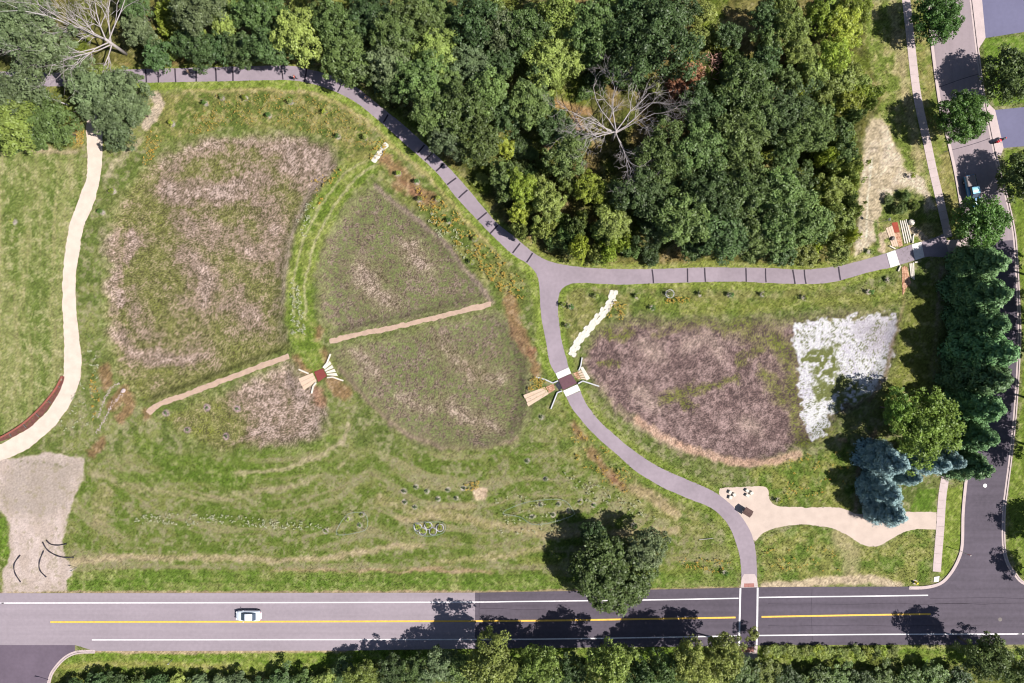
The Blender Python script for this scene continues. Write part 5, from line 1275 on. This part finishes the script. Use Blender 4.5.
cx, cy = W(997.6, 141.5); motorcycle('small red and black motorcycle on the concrete driveway apron', cx, cy, math.radians(205))

# ------------------------------------------------------------------ people on the trail
def skin_mesh(name, joints, bones, mat, parent):
    me = bpy.data.meshes.new(name); me.from_pydata([j[0] for j in joints], bones, []); me.materials.append(mat)
    o = link(bpy.data.objects.new(name, me), parent)
    sk = o.modifiers.new('skin', 'SKIN'); sk.use_smooth_shade = True
    if not me.skin_vertices: me.skin_vertices.new()
    for v, j in zip(me.skin_vertices[0].data, joints): v.radius = j[1] if isinstance(j[1], tuple) else (j[1], j[1])
    me.skin_vertices[0].data[0].use_root = True
    o.modifiers.new('smooth', 'SUBSURF').levels = 1; o.modifiers['smooth'].render_levels = 1
    return o
def person(lab, px, py, rz, top, legs, stride=.28):
    wx, wy = W(px, py); t = thing('person', lab, 'person', (wx, wy, .028), rz)    # walks towards +x
    s = stride
    J = [((0, 0, .95), (.13, .16)), ((0, 0, 1.15), (.11, .15)), ((.01, 0, 1.36), (.11, .18)), ((.01, 0, 1.47), (.055, .06)), ((.03, 0, 1.55), (.06, .06)), ((.04, 0, 1.64), (.095, .08)), ((.035, 0, 1.73), (.07, .06)),
         ((0, .19, 1.40), .055), ((-.06, .25, 1.14), .042), ((.08, .25, .93), .034), ((.11, .25, .85), .035), ((0, -.19, 1.40), .055), ((.08, -.25, 1.14), .042), ((.24, -.24, .96), .034), ((.29, -.23, .90), .035),
         ((0, .10, .88), .085), ((s * .7, .10, .50), .058), ((s, .10, .09), .042), ((s + .17, .11, .04), .034), ((0, -.10, .88), .085), ((-s * .2, -.10, .48), .058), ((-s, -.10, .12), .042), ((-s + .13, -.11, .04), .034), ((.14, 0, 1.635), .014)]
    B = [(0, 1), (1, 2), (2, 3), (3, 4), (4, 5), (5, 6), (2, 7), (7, 8), (8, 9), (9, 10), (2, 11), (11, 12), (12, 13), (13, 14), (0, 15), (15, 16), (16, 17), (17, 18), (0, 19), (19, 20), (20, 21), (21, 22), (5, 23)]
    skin_mesh('body', J, B, M['skin'], t)
    skin_mesh('shirt', [((0, 0, .92), (.15, .18)), ((0, 0, 1.15), (.13, .17)), ((.01, 0, 1.37), (.13, .20)), ((.01, 0, 1.43), (.07, .08)), ((0, .20, 1.40), .075), ((-.04, .25, 1.22), .06), ((0, -.20, 1.40), .075), ((.05, -.25, 1.22), .06)], [(0, 1), (1, 2), (2, 3), (2, 4), (4, 5), (2, 6), (6, 7)], top, t)
    skin_mesh('trousers', [((0, 0, .94), (.15, .18)), ((0, .10, .86), .105), ((s * .7, .10, .50), .075), ((s * .96, .10, .16), .06), ((0, -.10, .86), .105), ((-s * .2, -.10, .48), .075), ((-s * .96, -.10, .18), .06)], [(0, 1), (1, 2), (2, 3), (0, 4), (4, 5), (5, 6)], legs, t)
    skin_mesh('hair', [((-.02, 0, 1.62), (.07, .075)), ((-.01, 0, 1.70), (.095, .088)), ((.03, 0, 1.76), (.07, .06))], [(0, 1), (1, 2)], M['hair'], t)
    for q, e in ((s + .05, .10), (-s + .02, -.10)): MB().box((q + .03, e, .045), (.27, .10, .09), bev=.03).build('shoe', M['blackpl'], t)
person('person in dull red walking on the trail below the light green tree', 296.3, 79.3, math.radians(170), M['cloth_red'], M['cloth_dark'])
person('person in tan top on the trail below the small dark trees at left', 190.8, 74, math.radians(5), M['cloth_tan'], M['cloth_dark'])
person('person in dark clothes on the trail in the shade of the wood', 367, 98.6, math.radians(-40), M['cloth_navy'], M['cloth_dark'])

# ------------------------------------------------------------------ spillways of stone, paved over
def line3(mb, pts, h0, h1, wd, mi=0):
    for a, b in zip(pts, pts[1:]):
        A, Bb = W(*a), W(*b); L = math.dist(A, Bb)
        mb.prism(band([A, Bb], wd), h0, h1, mi)
def plates(poly4, n, gap, h, jit, seed, axis=0):
    """a four-cornered apron laid of n long slabs"""
    r = random.Random(seed); a, b, c, d = [Vector((*W(*p), 0)) for p in poly4]; mb = MB()
    for i in range(n):
        t0, t1 = i / n + gap / 2, (i + 1) / n - gap / 2
        q = [a.lerp(d, t0), b.lerp(c, t0), b.lerp(c, t1), a.lerp(d, t1)]
        s0, s1 = r.uniform(0, jit), 1 - r.uniform(0, jit)
        q = [q[0].lerp(q[1], s0), q[0].lerp(q[1], s1), q[3].lerp(q[2], s1), q[3].lerp(q[2], s0)]
        mb.prism([(p.x, p.y) for p in q], -.05, h + r.uniform(-.02, .03))
    return mb
def spill(lab, px, py): wx, wy = W(px, py); return thing('stone_spillway', lab, 'spillway', (wx, wy, 0))
def to_local(o, t):
    o.matrix_parent_inverse = Matrix.Translation(-Vector(t.location)); return o

t = spill('stone spillway with a brick red square between two cream slab aprons', 319, 376)
to_local(MB().prism(wpts([(314.3, 371.9), (323, 368.3), (327, 376), (318.4, 382)]), 0, .14).build('brick_deck', M['maroon_red'], t), t)
to_local(plates([(298.4, 378.5), (312.9, 372.6), (317, 381.2), (304, 390.3)], 3, .025, .09, .02, 1).build('slab_apron', M['stone_cream'], t), t)
to_local(plates([(323.6, 368.0), (329.9, 360), (338.6, 376.5), (327.2, 375.4)], 4, .07, .10, .05, 2).build('slab_apron', M['limestone'], t), t)
for l in ([(299, 369.3), (308.7, 373.4)], [(327.3, 377.6), (333, 377), (343.5, 380.6)], [(316.4, 382.6), (313.6, 386), (311.8, 393.4)], [(323.4, 367.6), (327.4, 362.6), (330.7, 354)]):
    m = MB(); line3(m, l, -.1, .30, .24); to_local(m.build('wing_wall', M['limestone'], t), t)
t = spill('spillway under the trail with maroon deck between two white bands', 568, 382)
to_local(MB().prism(wpts([(558.3, 379.1), (571.3, 373.9), (577, 383.2), (563, 390.2)]), 0, .10).build('brick_deck', M['maroon'], t), t)
to_local(MB().prism(wpts([(555.5, 373.3), (568.7, 367.4), (571.1, 373.3), (558.1, 379)]), 0, .085).build('concrete_band', M['concrete_white'], t), t)
to_local(MB().prism(wpts([(563.1, 390.8), (577.3, 384.3), (580.3, 390.4), (566, 396.7)]), 0, .085).build('concrete_band', M['concrete_white'], t), t)
to_local(plates([(523, 395), (545, 386.6), (549.5, 393.6), (528.3, 406.6)], 3, .03, .06, .04, 3).build('slab_apron', M['stone_cream'], t), t)
to_local(plates([(545.4, 387), (553.4, 383.6), (555.8, 389.4), (548.6, 393.6)], 4, .05, .08, .12, 4).build('stone_throat', M['rust_stone'], t), t)
to_local(plates([(580.2, 367.6), (582.8, 366.6), (590, 378.4), (586.6, 380.6)], 1, 0, .12, 0, 5).build('slab_apron', M['limestone'], t), t)
to_local(plates([(577.4, 372), (581, 369.6), (586.6, 380), (581, 379)], 4, .07, .08, .06, 6).build('slab_apron', M['stone_cream'], t), t)
to_local(plates([(572.9, 373.2), (577.6, 371.4), (581, 378.6), (577.4, 379.8)], 4, .06, .05, .1, 7).build('stone_throat', M['rust_stone'], t), t)
to_local(MB().prism(wpts([(555, 384.6), (558.6, 380.6), (562, 388.6), (559, 390.4)]), -.05, .03).build('culvert_mouth_dark', M['black'], t), t)  # flat black slab; the opening's darkness is put into its colour
for l in ([(558, 380.6), (552.8, 383), (545, 379.4), (535.4, 376.7)], [(562, 390.8), (557.3, 392.5), (550.8, 408.8)], [(578, 383.5), (582.6, 380.9), (599, 386.2)], [(578.6, 370.4), (580.6, 366), (582, 357.5)]):
    m = MB(); line3(m, l, -.1, .34, .20); to_local(m.build('wing_wall', M['steel_white'], t), t)
t = spill('spillway at the street end of the trail with a rusty channel', 903, 252)
to_local(MB().prism(wpts([(895.2, 250), (911.2, 244.6), (914.6, 260.4), (899.9, 264.7)]), 0, .07).build('asphalt_deck', M['trail'], t), t)
to_local(MB().prism(wpts([(886.2, 253.2), (895, 250.1), (899.7, 264.7), (890.3, 267.8)]), 0, .085).build('concrete_band', M['concrete_white'], t), t)
to_local(MB().prism(wpts([(911.5, 244.5), (921, 241.8), (924.2, 257.2), (914.9, 260.4)]), 0, .085).build('concrete_band', M['concrete_white'], t), t)
to_local(MB().prism(wpts([(894, 233), (899.6, 232.6), (902.8, 245.6), (899.2, 247)]), -.05, .05).build('stained_channel', M['rust_stone'], t), t)
to_local(MB().prism(wpts([(891.6, 222.8), (897.2, 222), (899.5, 232.3), (893.9, 232.8)]), -.05, .07).build('stained_channel', M['rust_red'], t), t)
to_local(plates([(899, 220.4), (904, 245), (912.6, 241), (906.6, 218.8)], 4, .12, .12, .05, 8).build('stone_steps', M['limestone'], t), t)
to_local(plates([(885.4, 228), (892, 246.5), (898.4, 246.6), (891.6, 224.4)], 3, .03, .10, .05, 9).build('slab_apron', M['stone_cream'], t), t)
to_local(plates([(901.4, 265.2), (902.4, 297), (911, 283), (906.6, 265.2)], 3, .03, .07, .12, 10).build('stained_channel', M['rust_stone'], t), t)
to_local(plates([(908.6, 263), (910.4, 278), (914.4, 281), (914, 262)], 3, .1, .12, .1, 11).build('slab_apron', M['limestone'], t), t)
for l in ([(899.9, 266), (897.6, 271.5)], [(914, 262.4), (917.4, 262.2)], [(912, 243.4), (912.6, 236), (914.2, 234)], [(894.6, 249), (889, 246)]):
    m = MB(); line3(m, l, -.1, .3, .2); to_local(m.build('wing_wall', M['limestone'], t), t)
def boulder(name, lab, px, py, r, mat, seed, cat='boulder', group=None, flat=.7):
    rr_ = random.Random(seed); bm = bmesh.new(); bmesh.ops.create_icosphere(bm, subdivisions=2, radius=1)
    for v in bm.verts:
        k = 1 + rr_.uniform(-.14, .14); v.co = Vector((v.co.x * k * r, v.co.y * k * r * .85, v.co.z * k * r * flat + r * flat * .6))
    me = bpy.data.meshes.new(name); bm.to_mesh(me); bm.free(); me.materials.append(mat)
    o = link(bpy.data.objects.new(name, me)); o.location = (*W(px, py), zat(px, py) - .03); o.rotation_euler.z = rr_.uniform(0, 6); return tag(o, lab, cat, group)
boulder('boulder', 'dark boulder on the pale slabs left of the rusty channel', 892, 238.6, .45, M['iron'], 1)
boulder('boulder', 'pale boulder at the upper end of the stone steps', 910.6, 222.6, .62, M['limestone'], 2)
boulder('boulder', 'white boulder beside the lower wheel ruts, tip of the two stone lines', 123.6, 390.6, .42, M['concrete'], 3)

# ------------------------------------------------------------------ stepping stones, stone bar, stone lines
def slab_mesh(seed, a, b, h):
    r = random.Random(seed); n = 8
    pts = [(a / 2 * math.copysign(abs(math.cos(q * 2 * math.pi / n + .39)) ** .6, math.cos(q * 2 * math.pi / n + .39)) * r.uniform(.88, 1.08), b / 2 * math.copysign(abs(math.sin(q * 2 * math.pi / n + .39)) ** .6, math.sin(q * 2 * math.pi / n + .39)) * r.uniform(.88, 1.08)) for q in range(n)]
    return MB().prism(pts, -.04, h).mesh('slab', M['limestone_bright'])
M['limestone_bright'] = surf_mat('bright_limestone', (.44, .415, .37), var=.22, scale=1.2, scale2=8, bump=.15)
sl_m = [slab_mesh(i, .92, .72, .10) for i in range(5)]
line = catmull([(613.2, 288.6), (612.3, 299.8), (607, 307.7), (598.5, 318), (588, 330), (580, 339), (571.6, 353.5)], .5)
acc = 0; row = 0; last = line[0]; r_ = random.Random(8)
for i in range(1, len(line)):
    acc += math.dist(line[i], line[i - 1])
    if acc >= 3.9:
        acc = 0; a_, b_ = line[i - 1], line[i]; L = math.dist(a_, b_); nx, ny = -(b_[1] - a_[1]) / L, (b_[0] - a_[0]) / L
        for s in (-1.9, 1.9):
            q = s + r_.uniform(-.5, .5) + (1.0 if row % 2 else -1.0) * .6
            px, py = b_[0] + nx * q, b_[1] + ny * q
            o = link(bpy.data.objects.new('stepping_stone', sl_m[r_.randrange(5)])); o.location = (*W(px, py), zat(px, py)); o.rotation_euler.z = -math.atan2(b_[1] - a_[1], b_[0] - a_[0]) + r_.uniform(-.2, .2)
            o.scale = (1.0, 1.05, 1); tag(o, 'white limestone slab in the stepping path from the trail into the right basin', 'stepping stone', 'stepping stones into the right basin')
        row += 1
for i in range(5):
    t_ = i / 4; px, py = 385.6 - 11 * t_, 145.5 + 14.5 * t_
    o = link(bpy.data.objects.new('stepping_stone', sl_m[i])); o.location = (*W(px, py), zat(px, py)); o.rotation_euler.z = .9; o.scale = (1.02, 1.5, 1)
    tag(o, 'white limestone slab in the short bar at the upper end of the grass dyke', 'stepping stone', 'stone bar on the dyke')
for lab, pl in (('line of small white stones left of the brown patch, outer one', [(119, 383), (110.5, 389), (104, 401), (99.5, 416)]), ('line of small white stones left of the brown patch, inner one', [(122, 394), (112, 405), (104.6, 420), (97, 432)])):
    mb = MB(); r_ = random.Random(len(lab) + int(pl[0][0]))
    for p in catmull(pl, .8):
        for q in range(2):
            c = (*W(p[0] + r_.gauss(0, .9), p[1] + r_.gauss(0, .9)), .06); s = r_.uniform(.08, .18)
            mb.box(c, (s, s * r_.uniform(.6, 1), s * .7), r_.uniform(0, 3), bev=s * .2)
    o = mb.build('stone_line', M['concrete']); tag(o, lab, 'stones'); o['kind'] = 'stuff'
# six stone seats on the sand
ST = [(729.6, 491.8), (733.6, 494.4), (729.8, 497.0), (746.6, 490.3), (751.0, 492.6), (746.8, 495.0)]
SL_ = ['upper one of the left trio', 'right one of the left trio', 'lower one of the left trio', 'upper one of the right trio', 'right one of the right trio', 'lower one of the right trio']
for (x, y), l in zip(ST, SL_):
    o = MB().box((0, 0, .21), (.62, .50, .46), bev=.05).build('stone_block', M['limestone_bright']); o.location = (*W(x, y), 0); o.rotation_euler.z = .4 + x
    tag(o, f'white stone block seat on the sand, {l}', 'stone seat', 'stone seats by the trail')

# ------------------------------------------------------------------ roofed notice board on the sand
wx, wy = W(745.5, 510.5)
t = thing('information_kiosk', 'low brown roofed notice board on the sand beside the trail', 'kiosk', (wx, wy, 0), math.radians(-32)); t.scale = (.78, .76, .58)
for s in (-1, 1): MB().box((s * .70, 0, 1.05), (.14, .14, 2.2), bev=.02).build('post', M['brown_wood'], t)
MB().box((0, .02, 1.30), (1.26, .07, .95), bev=.01).build('board', M['brown_wood'], t)
rf = MB()
for s in (-1, 1):
    rf.add([(-1.0, 0, 2.48), (1.0, 0, 2.48), (1.0, s * .86, 2.05), (-1.0, s * .86, 2.05), (-1.0, 0, 2.41), (1.0, 0, 2.41), (1.0, s * .86, 1.98), (-1.0, s * .86, 1.98)],
           [(0, 1, 2, 3), (7, 6, 5, 4), (3, 2, 6, 7), (0, 3, 7, 4), (1, 5, 6, 2)])
rf.build('roof', M['shingle'], t)
for s in (-1, 1): MB().prism([(s * .92 - .03, -.5), (s * .92 + .03, -.5), (s * .92 + .03, .5), (s * .92 - .03, .5)], 2.02, 2.10).build('gable', M['brown_wood'], t)

# ------------------------------------------------------------------ rusty retaining wall by the cream path
wl = catmull([(63, 376), (57, 388), (48, 400), (36, 413), (22, 425), (6, 435), (-12, 444)], 2)
def wall_strip(mb, line_px, wd, z0, z1):
    l = wpts(line_px); a = offset_line(l, wd / 2); b = offset_line(l, -wd / 2); n = len(l); vs = []; fs = []
    for i in range(n): vs += [(*a[i], z0), (*a[i], z1), (*b[i], z1), (*b[i], z0)]
    for i in range(n - 1):
        for k in range(4): fs.append((i * 4 + k, i * 4 + (k + 1) % 4, i * 4 + 4 + (k + 1) % 4, i * 4 + 4 + k))
    fs += [(0, 1, 2, 3), (n * 4 - 1, n * 4 - 2, n * 4 - 3, n * 4 - 4)]
    mb.add(vs, fs)
t = thing('retaining_wall', 'curved rusty steel retaining wall along the cream gravel path', 'retaining wall', (*W(40, 408), 0))
m = MB(); wall_strip(m, wl, .14, -.1, .30); to_local(m.build('steel_face', M['rust'], t), t)
m = MB(); wall_strip(m, wl, .30, .30, .36); to_local(m.build('cap', surf_mat('lighter_rust', alb(176, 106, 92), var=.15), t), t)
FOOT_SIDE = -1.0
foot = [(p[0] + (q[0] - p[0]) * (1.0 + 5.6 * math.sin(math.pi * min(1, (i + 1) / len(wl) * 1.02)) ** .8), p[1] + (q[1] - p[1]) * (1.0 + 5.6 * math.sin(math.pi * min(1, (i + 1) / len(wl) * 1.02)) ** .8)) for i, (p, q) in enumerate(zip(wl, offset_line(wl, FOOT_SIDE)))]
m = MB(); m.sheet(wpts(ragged([p for p in wl] + [p for p in foot[::-1]], .22, 4)), .022); to_local(m.build('rust_gravel', surf_mat('rusty_gravel', alb(128, 82, 76), var=.3, scale=2, scale2=14), t), t)
for i in (5, 13, 21, 29, 37):
    if i < len(wl):
        p, q = wl[i], foot[i]; m = MB(); m.prism(band([W(*p), W(p[0] + (q[0] - p[0]) * .8, p[1] + (q[1] - p[1]) * .8)], .12), 0, .28); to_local(m.build('buttress', M['iron'], t), t)

# ------------------------------------------------------------------ black curved tubes on the sand
for lab, pl in (('black curved tube on the sand lot, leftmost of four', [(20.5, 555), (14.6, 564), (15.4, 573), (21, 582)]), ('black curved tube on the sand lot, second from left', [(44, 550.5), (39.8, 561.5), (40.3, 570), (46.6, 577)]),
                ('long black curved tube running from sand into grass, lower right one', [(43, 542), (47, 549), (54, 554), (63, 557), (74, 557)]), ('short black curved tube at the sand lot edge, topmost of four', [(46.6, 540), (51, 544), (58.6, 545), (66.6, 543.6)])):
    q = [(*W(*p), .10) for p in catmull(pl, 1.2)]
    o = MB().tube(q, [.10 + .02 * math.sin(i * .9) for i in range(len(q))], 8).build('black_tube', M['black'], None, True); tag(o, lab, 'erosion tube', 'black tubes on the sand lot')

# ------------------------------------------------------------------ wire loops round plantings
for lab, loop in (('large thin wire fence loop above the big roadside oak', [(503, 512), (520, 516), (532, 523), (548, 522), (571.5, 515), (573, 510), (562, 499), (534, 500), (518, 504)]), ('small thin wire fence loop in the lower meadow', [(338, 533), (344, 518), (352, 512), (366, 513), (368, 526), (360, 531)]), ('thin wire fence loop around the five ringed plants', [(414, 524), (418, 521.5), (430, 521), (443, 521.5), (446, 527), (442, 532.5), (428, 535), (417, 532)])):
    pts = catmull(loop, 2.2, True); t = thing('wire_fence', lab, 'fence', (*W(*loop[0]), 0))
    m = MB()
    for h in (.5, .9): m.tube([(*W(*p), zat(*p) + h) for p in pts + pts[:1]], .015, 4, cap=False)
    to_local(m.build('wire', M['wire'], t), t)
    for p in pts[::4]:
        o = MB().tube([(*W(*p), zat(*p) - .1), (*W(*p), zat(*p) + 1.0)], .04, 5).build('post', M['galv'], t); to_local(o, t)
t = thing('tree_guard', 'round wire guard around a sapling in the strip under the trail', 'tree guard', (*W(669, 294), 0))
m = MB()
for h in (.25, .6, .95): m.tube([(math.cos(a * .3307) * .74, math.sin(a * .3307) * .74, h) for a in range(20)], .03, 4, cap=False)
m.build('mesh_ring', M['steel_white'], t)
for a in range(4): MB().tube([(math.cos(a * 1.57) * .74, math.sin(a * 1.57) * .74, -.05), (math.cos(a * 1.57) * .74, math.sin(a * 1.57) * .74, 1.1)], .025, 5).build('stake', M['plant_tie'], t)
for i, (x, y) in enumerate(PLANT_ROWS['rings']):
    t = thing('tree_guard', f'pale ring guard of the five ringed plants, {ORD[i]} from left', 'tree guard', (*W(x, y), 0), 0, 'guards of the five ringed plants')
    m = MB()
    for h in (.08, .3): m.tube([(math.cos(a * .3307) * .66, math.sin(a * .3307) * .66, h) for a in range(20)], .045, 5, cap=False)
    m.build('mesh_ring', M['steel_white'], t)

# ------------------------------------------------------------------ signs, hydrant, lids
def text_mesh(s, size):
    cu = bpy.data.curves.new('lettering', 'FONT'); cu.body = s; cu.size = size; cu.align_x = 'CENTER'; cu.align_y = 'CENTER'; cu.extrude = .004
    tmp = bpy.data.objects.new('lettering', cu); col.objects.link(tmp)
    me = bpy.data.meshes.new_from_object(tmp.evaluated_get(bpy.context.evaluated_depsgraph_get())); bpy.data.objects.remove(tmp); return me
def stop_sign(lab, px, py, rz):
    t = thing('stop_sign', lab, 'stop sign', (*W(px, py), 0), rz)         # faces -y
    MB().tube([(0, 0, -.1), (0, 0, 2.85)], .04, 6).build('post', M['galv'], t)
    def octo(r, y0, y1):
        v = [(r * math.cos(math.pi / 8 + k * math.pi / 4), y, 2.5 + r * math.sin(math.pi / 8 + k * math.pi / 4)) for y in (y0, y1) for k in range(8)]
        return MB().add(v, [tuple(range(8)), tuple(range(15, 7, -1))] + [(k, 8 + k, 8 + (k + 1) % 8, (k + 1) % 8) for k in range(8)])
    p = octo(.41, -.045, -.055).build('plate', M['sign_white'], t); octo(.385, -.056, -.062).build('red_face', M['red'], p)
    me = text_mesh('STOP', .30); me.materials.append(M['sign_white'])
    o = link(bpy.data.objects.new('lettering', me), p); o.location = (0, -.068, 2.5); o.rotation_euler = (math.pi / 2, 0, 0)
stop_sign('stop sign on the kerb of the side street at bottom left', 48.6, 679.6, 0)
stop_sign('stop sign on the kerb verge near the lower end of the residential street', 960, 550.8, math.pi)
def post_sign(lab, px, py, h, rz, w_=.4, hh=.5, mat='sign_white'):
    t = thing('sign_post', lab, 'sign', (*W(px, py), 0), rz)
    MB().tube([(0, 0, -.1), (0, 0, h)], .045, 6).build('post', M['galv'], t)
    MB().box((0, -.06, h - hh / 2), (w_, .02, hh)).build('plate', M[mat], t)
post_sign('blank sign post at the corner of the sand lot and the grass', 76.6, 567.4, 1.8, 0)
post_sign('small white marker post on the verge below the main road at left', 172.6, 659.5, 1.7, 0, .3, .3)
post_sign('tall sign post on the sandy strip above the trail', 878, 223, 3.8, math.pi / 2, .5, .6)
t = thing('fire_hydrant', 'yellow hydrant on the grass by the street corner', 'hydrant', (*W(915, 582), 0))
MB().tube([(0, 0, -.05), (0, 0, .06), (0, 0, .07), (0, 0, .62), (0, 0, .63), (0, 0, .68), (0, 0, .80), (0, 0, .86)], [.24, .24, .17, .16, .21, .21, .15, .05], 14).build('barrel', M['hydrant'], t, True)
for s in (-1, 1): MB().tube([(0, 0, .5), (s * .26, 0, .5)], [.085, .085], 10).build('hose_outlet', M['hydrant'], t)
MB().tube([(0, 0, .42), (0, -.28, .42)], [.11, .11], 10).build('pump_outlet', M['hydrant'], t)
MB().prism([(math.cos(a * .5236) * .42, math.sin(a * .5236) * .42) for a in range(12)], 0, .04).build('base_pad', M['concrete'], t)
for lab, px, py, r, mk in (('round dark manhole lid in the junction of the two roads', 1000, 619.4, .36, 'iron'), ('pale round lid in the dark street below the spruces', 985, 485.6, .34, 'iron_pale'), ('small lid in the main road left of the crossing', 769, 626, .2, 'iron')):
    if 'small' in lab: continue
    o = MB().prism([(math.cos(a * .3927) * r, math.sin(a * .3927) * r) for a in range(16)], .0, .032).build('manhole_lid', M[mk]); o.location = (*W(px, py), 0); tag(o, lab, 'manhole lid')
o = MB().tube([(*W(699, 539.4), .12), (*W(706, 538.8), .16), (*W(713, 538), .12)], [.06, .05, .04], 5).build('fallen_stick', M['whitewood']); tag(o, 'pale stick lying in the meadow left of the trail', 'stick')
SUN, SKY, EXPO = 4.7, 0.048, 1.05
# ------------------------------------------------------------------ light, sky, camera
w = bpy.data.worlds.new('World'); sc.world = w; w.use_nodes = True
nt = w.node_tree
bg = nt.nodes.get('Background') or nt.nodes.new('ShaderNodeBackground')
sky = nt.nodes.new('ShaderNodeTexSky'); sky.sky_type = 'NISHITA'; sky.sun_disc = False
EL, AZ = math.radians(49), math.radians(107)
sky.sun_elevation = EL; sky.sun_rotation = AZ
sky.air_density = 1.0; sky.dust_density = 1.0
nt.links.new(sky.outputs[0], bg.inputs['Color']); bg.inputs['Strength'].default_value = SKY
sd = bpy.data.lights.new('sun', 'SUN'); sd.energy = SUN; sd.angle = math.radians(0.5); sd.color = (1.0, 0.955, 0.89)
so = bpy.data.objects.new('sun', sd); link(so)
dirv = Vector((math.sin(AZ) * math.cos(EL), math.cos(AZ) * math.cos(EL), math.sin(EL)))
so.rotation_euler = dirv.to_track_quat('Z', 'Y').to_euler(); so.location = dirv * 150
cd = bpy.data.cameras.new('camera'); co = bpy.data.objects.new('camera', cd); link(co)
co.location = (0, 0, CAM_H); co.rotation_euler = (0, 0, 0)
cd.sensor_fit = 'HORIZONTAL'; cd.sensor_width = 36
cd.lens = 18 / ((512 * S) / CAM_H); cd.clip_end = 20000
sc.camera = co
sc.cycles.filter_width = 1.15
sc.render.resolution_x = 1024; sc.render.resolution_y = 683
sc.view_settings.view_transform = 'Standard'; sc.view_settings.look = 'None'
sc.view_settings.gamma = 1; sc.view_settings.use_curve_mapping = False
sc.view_settings.exposure = EXPO
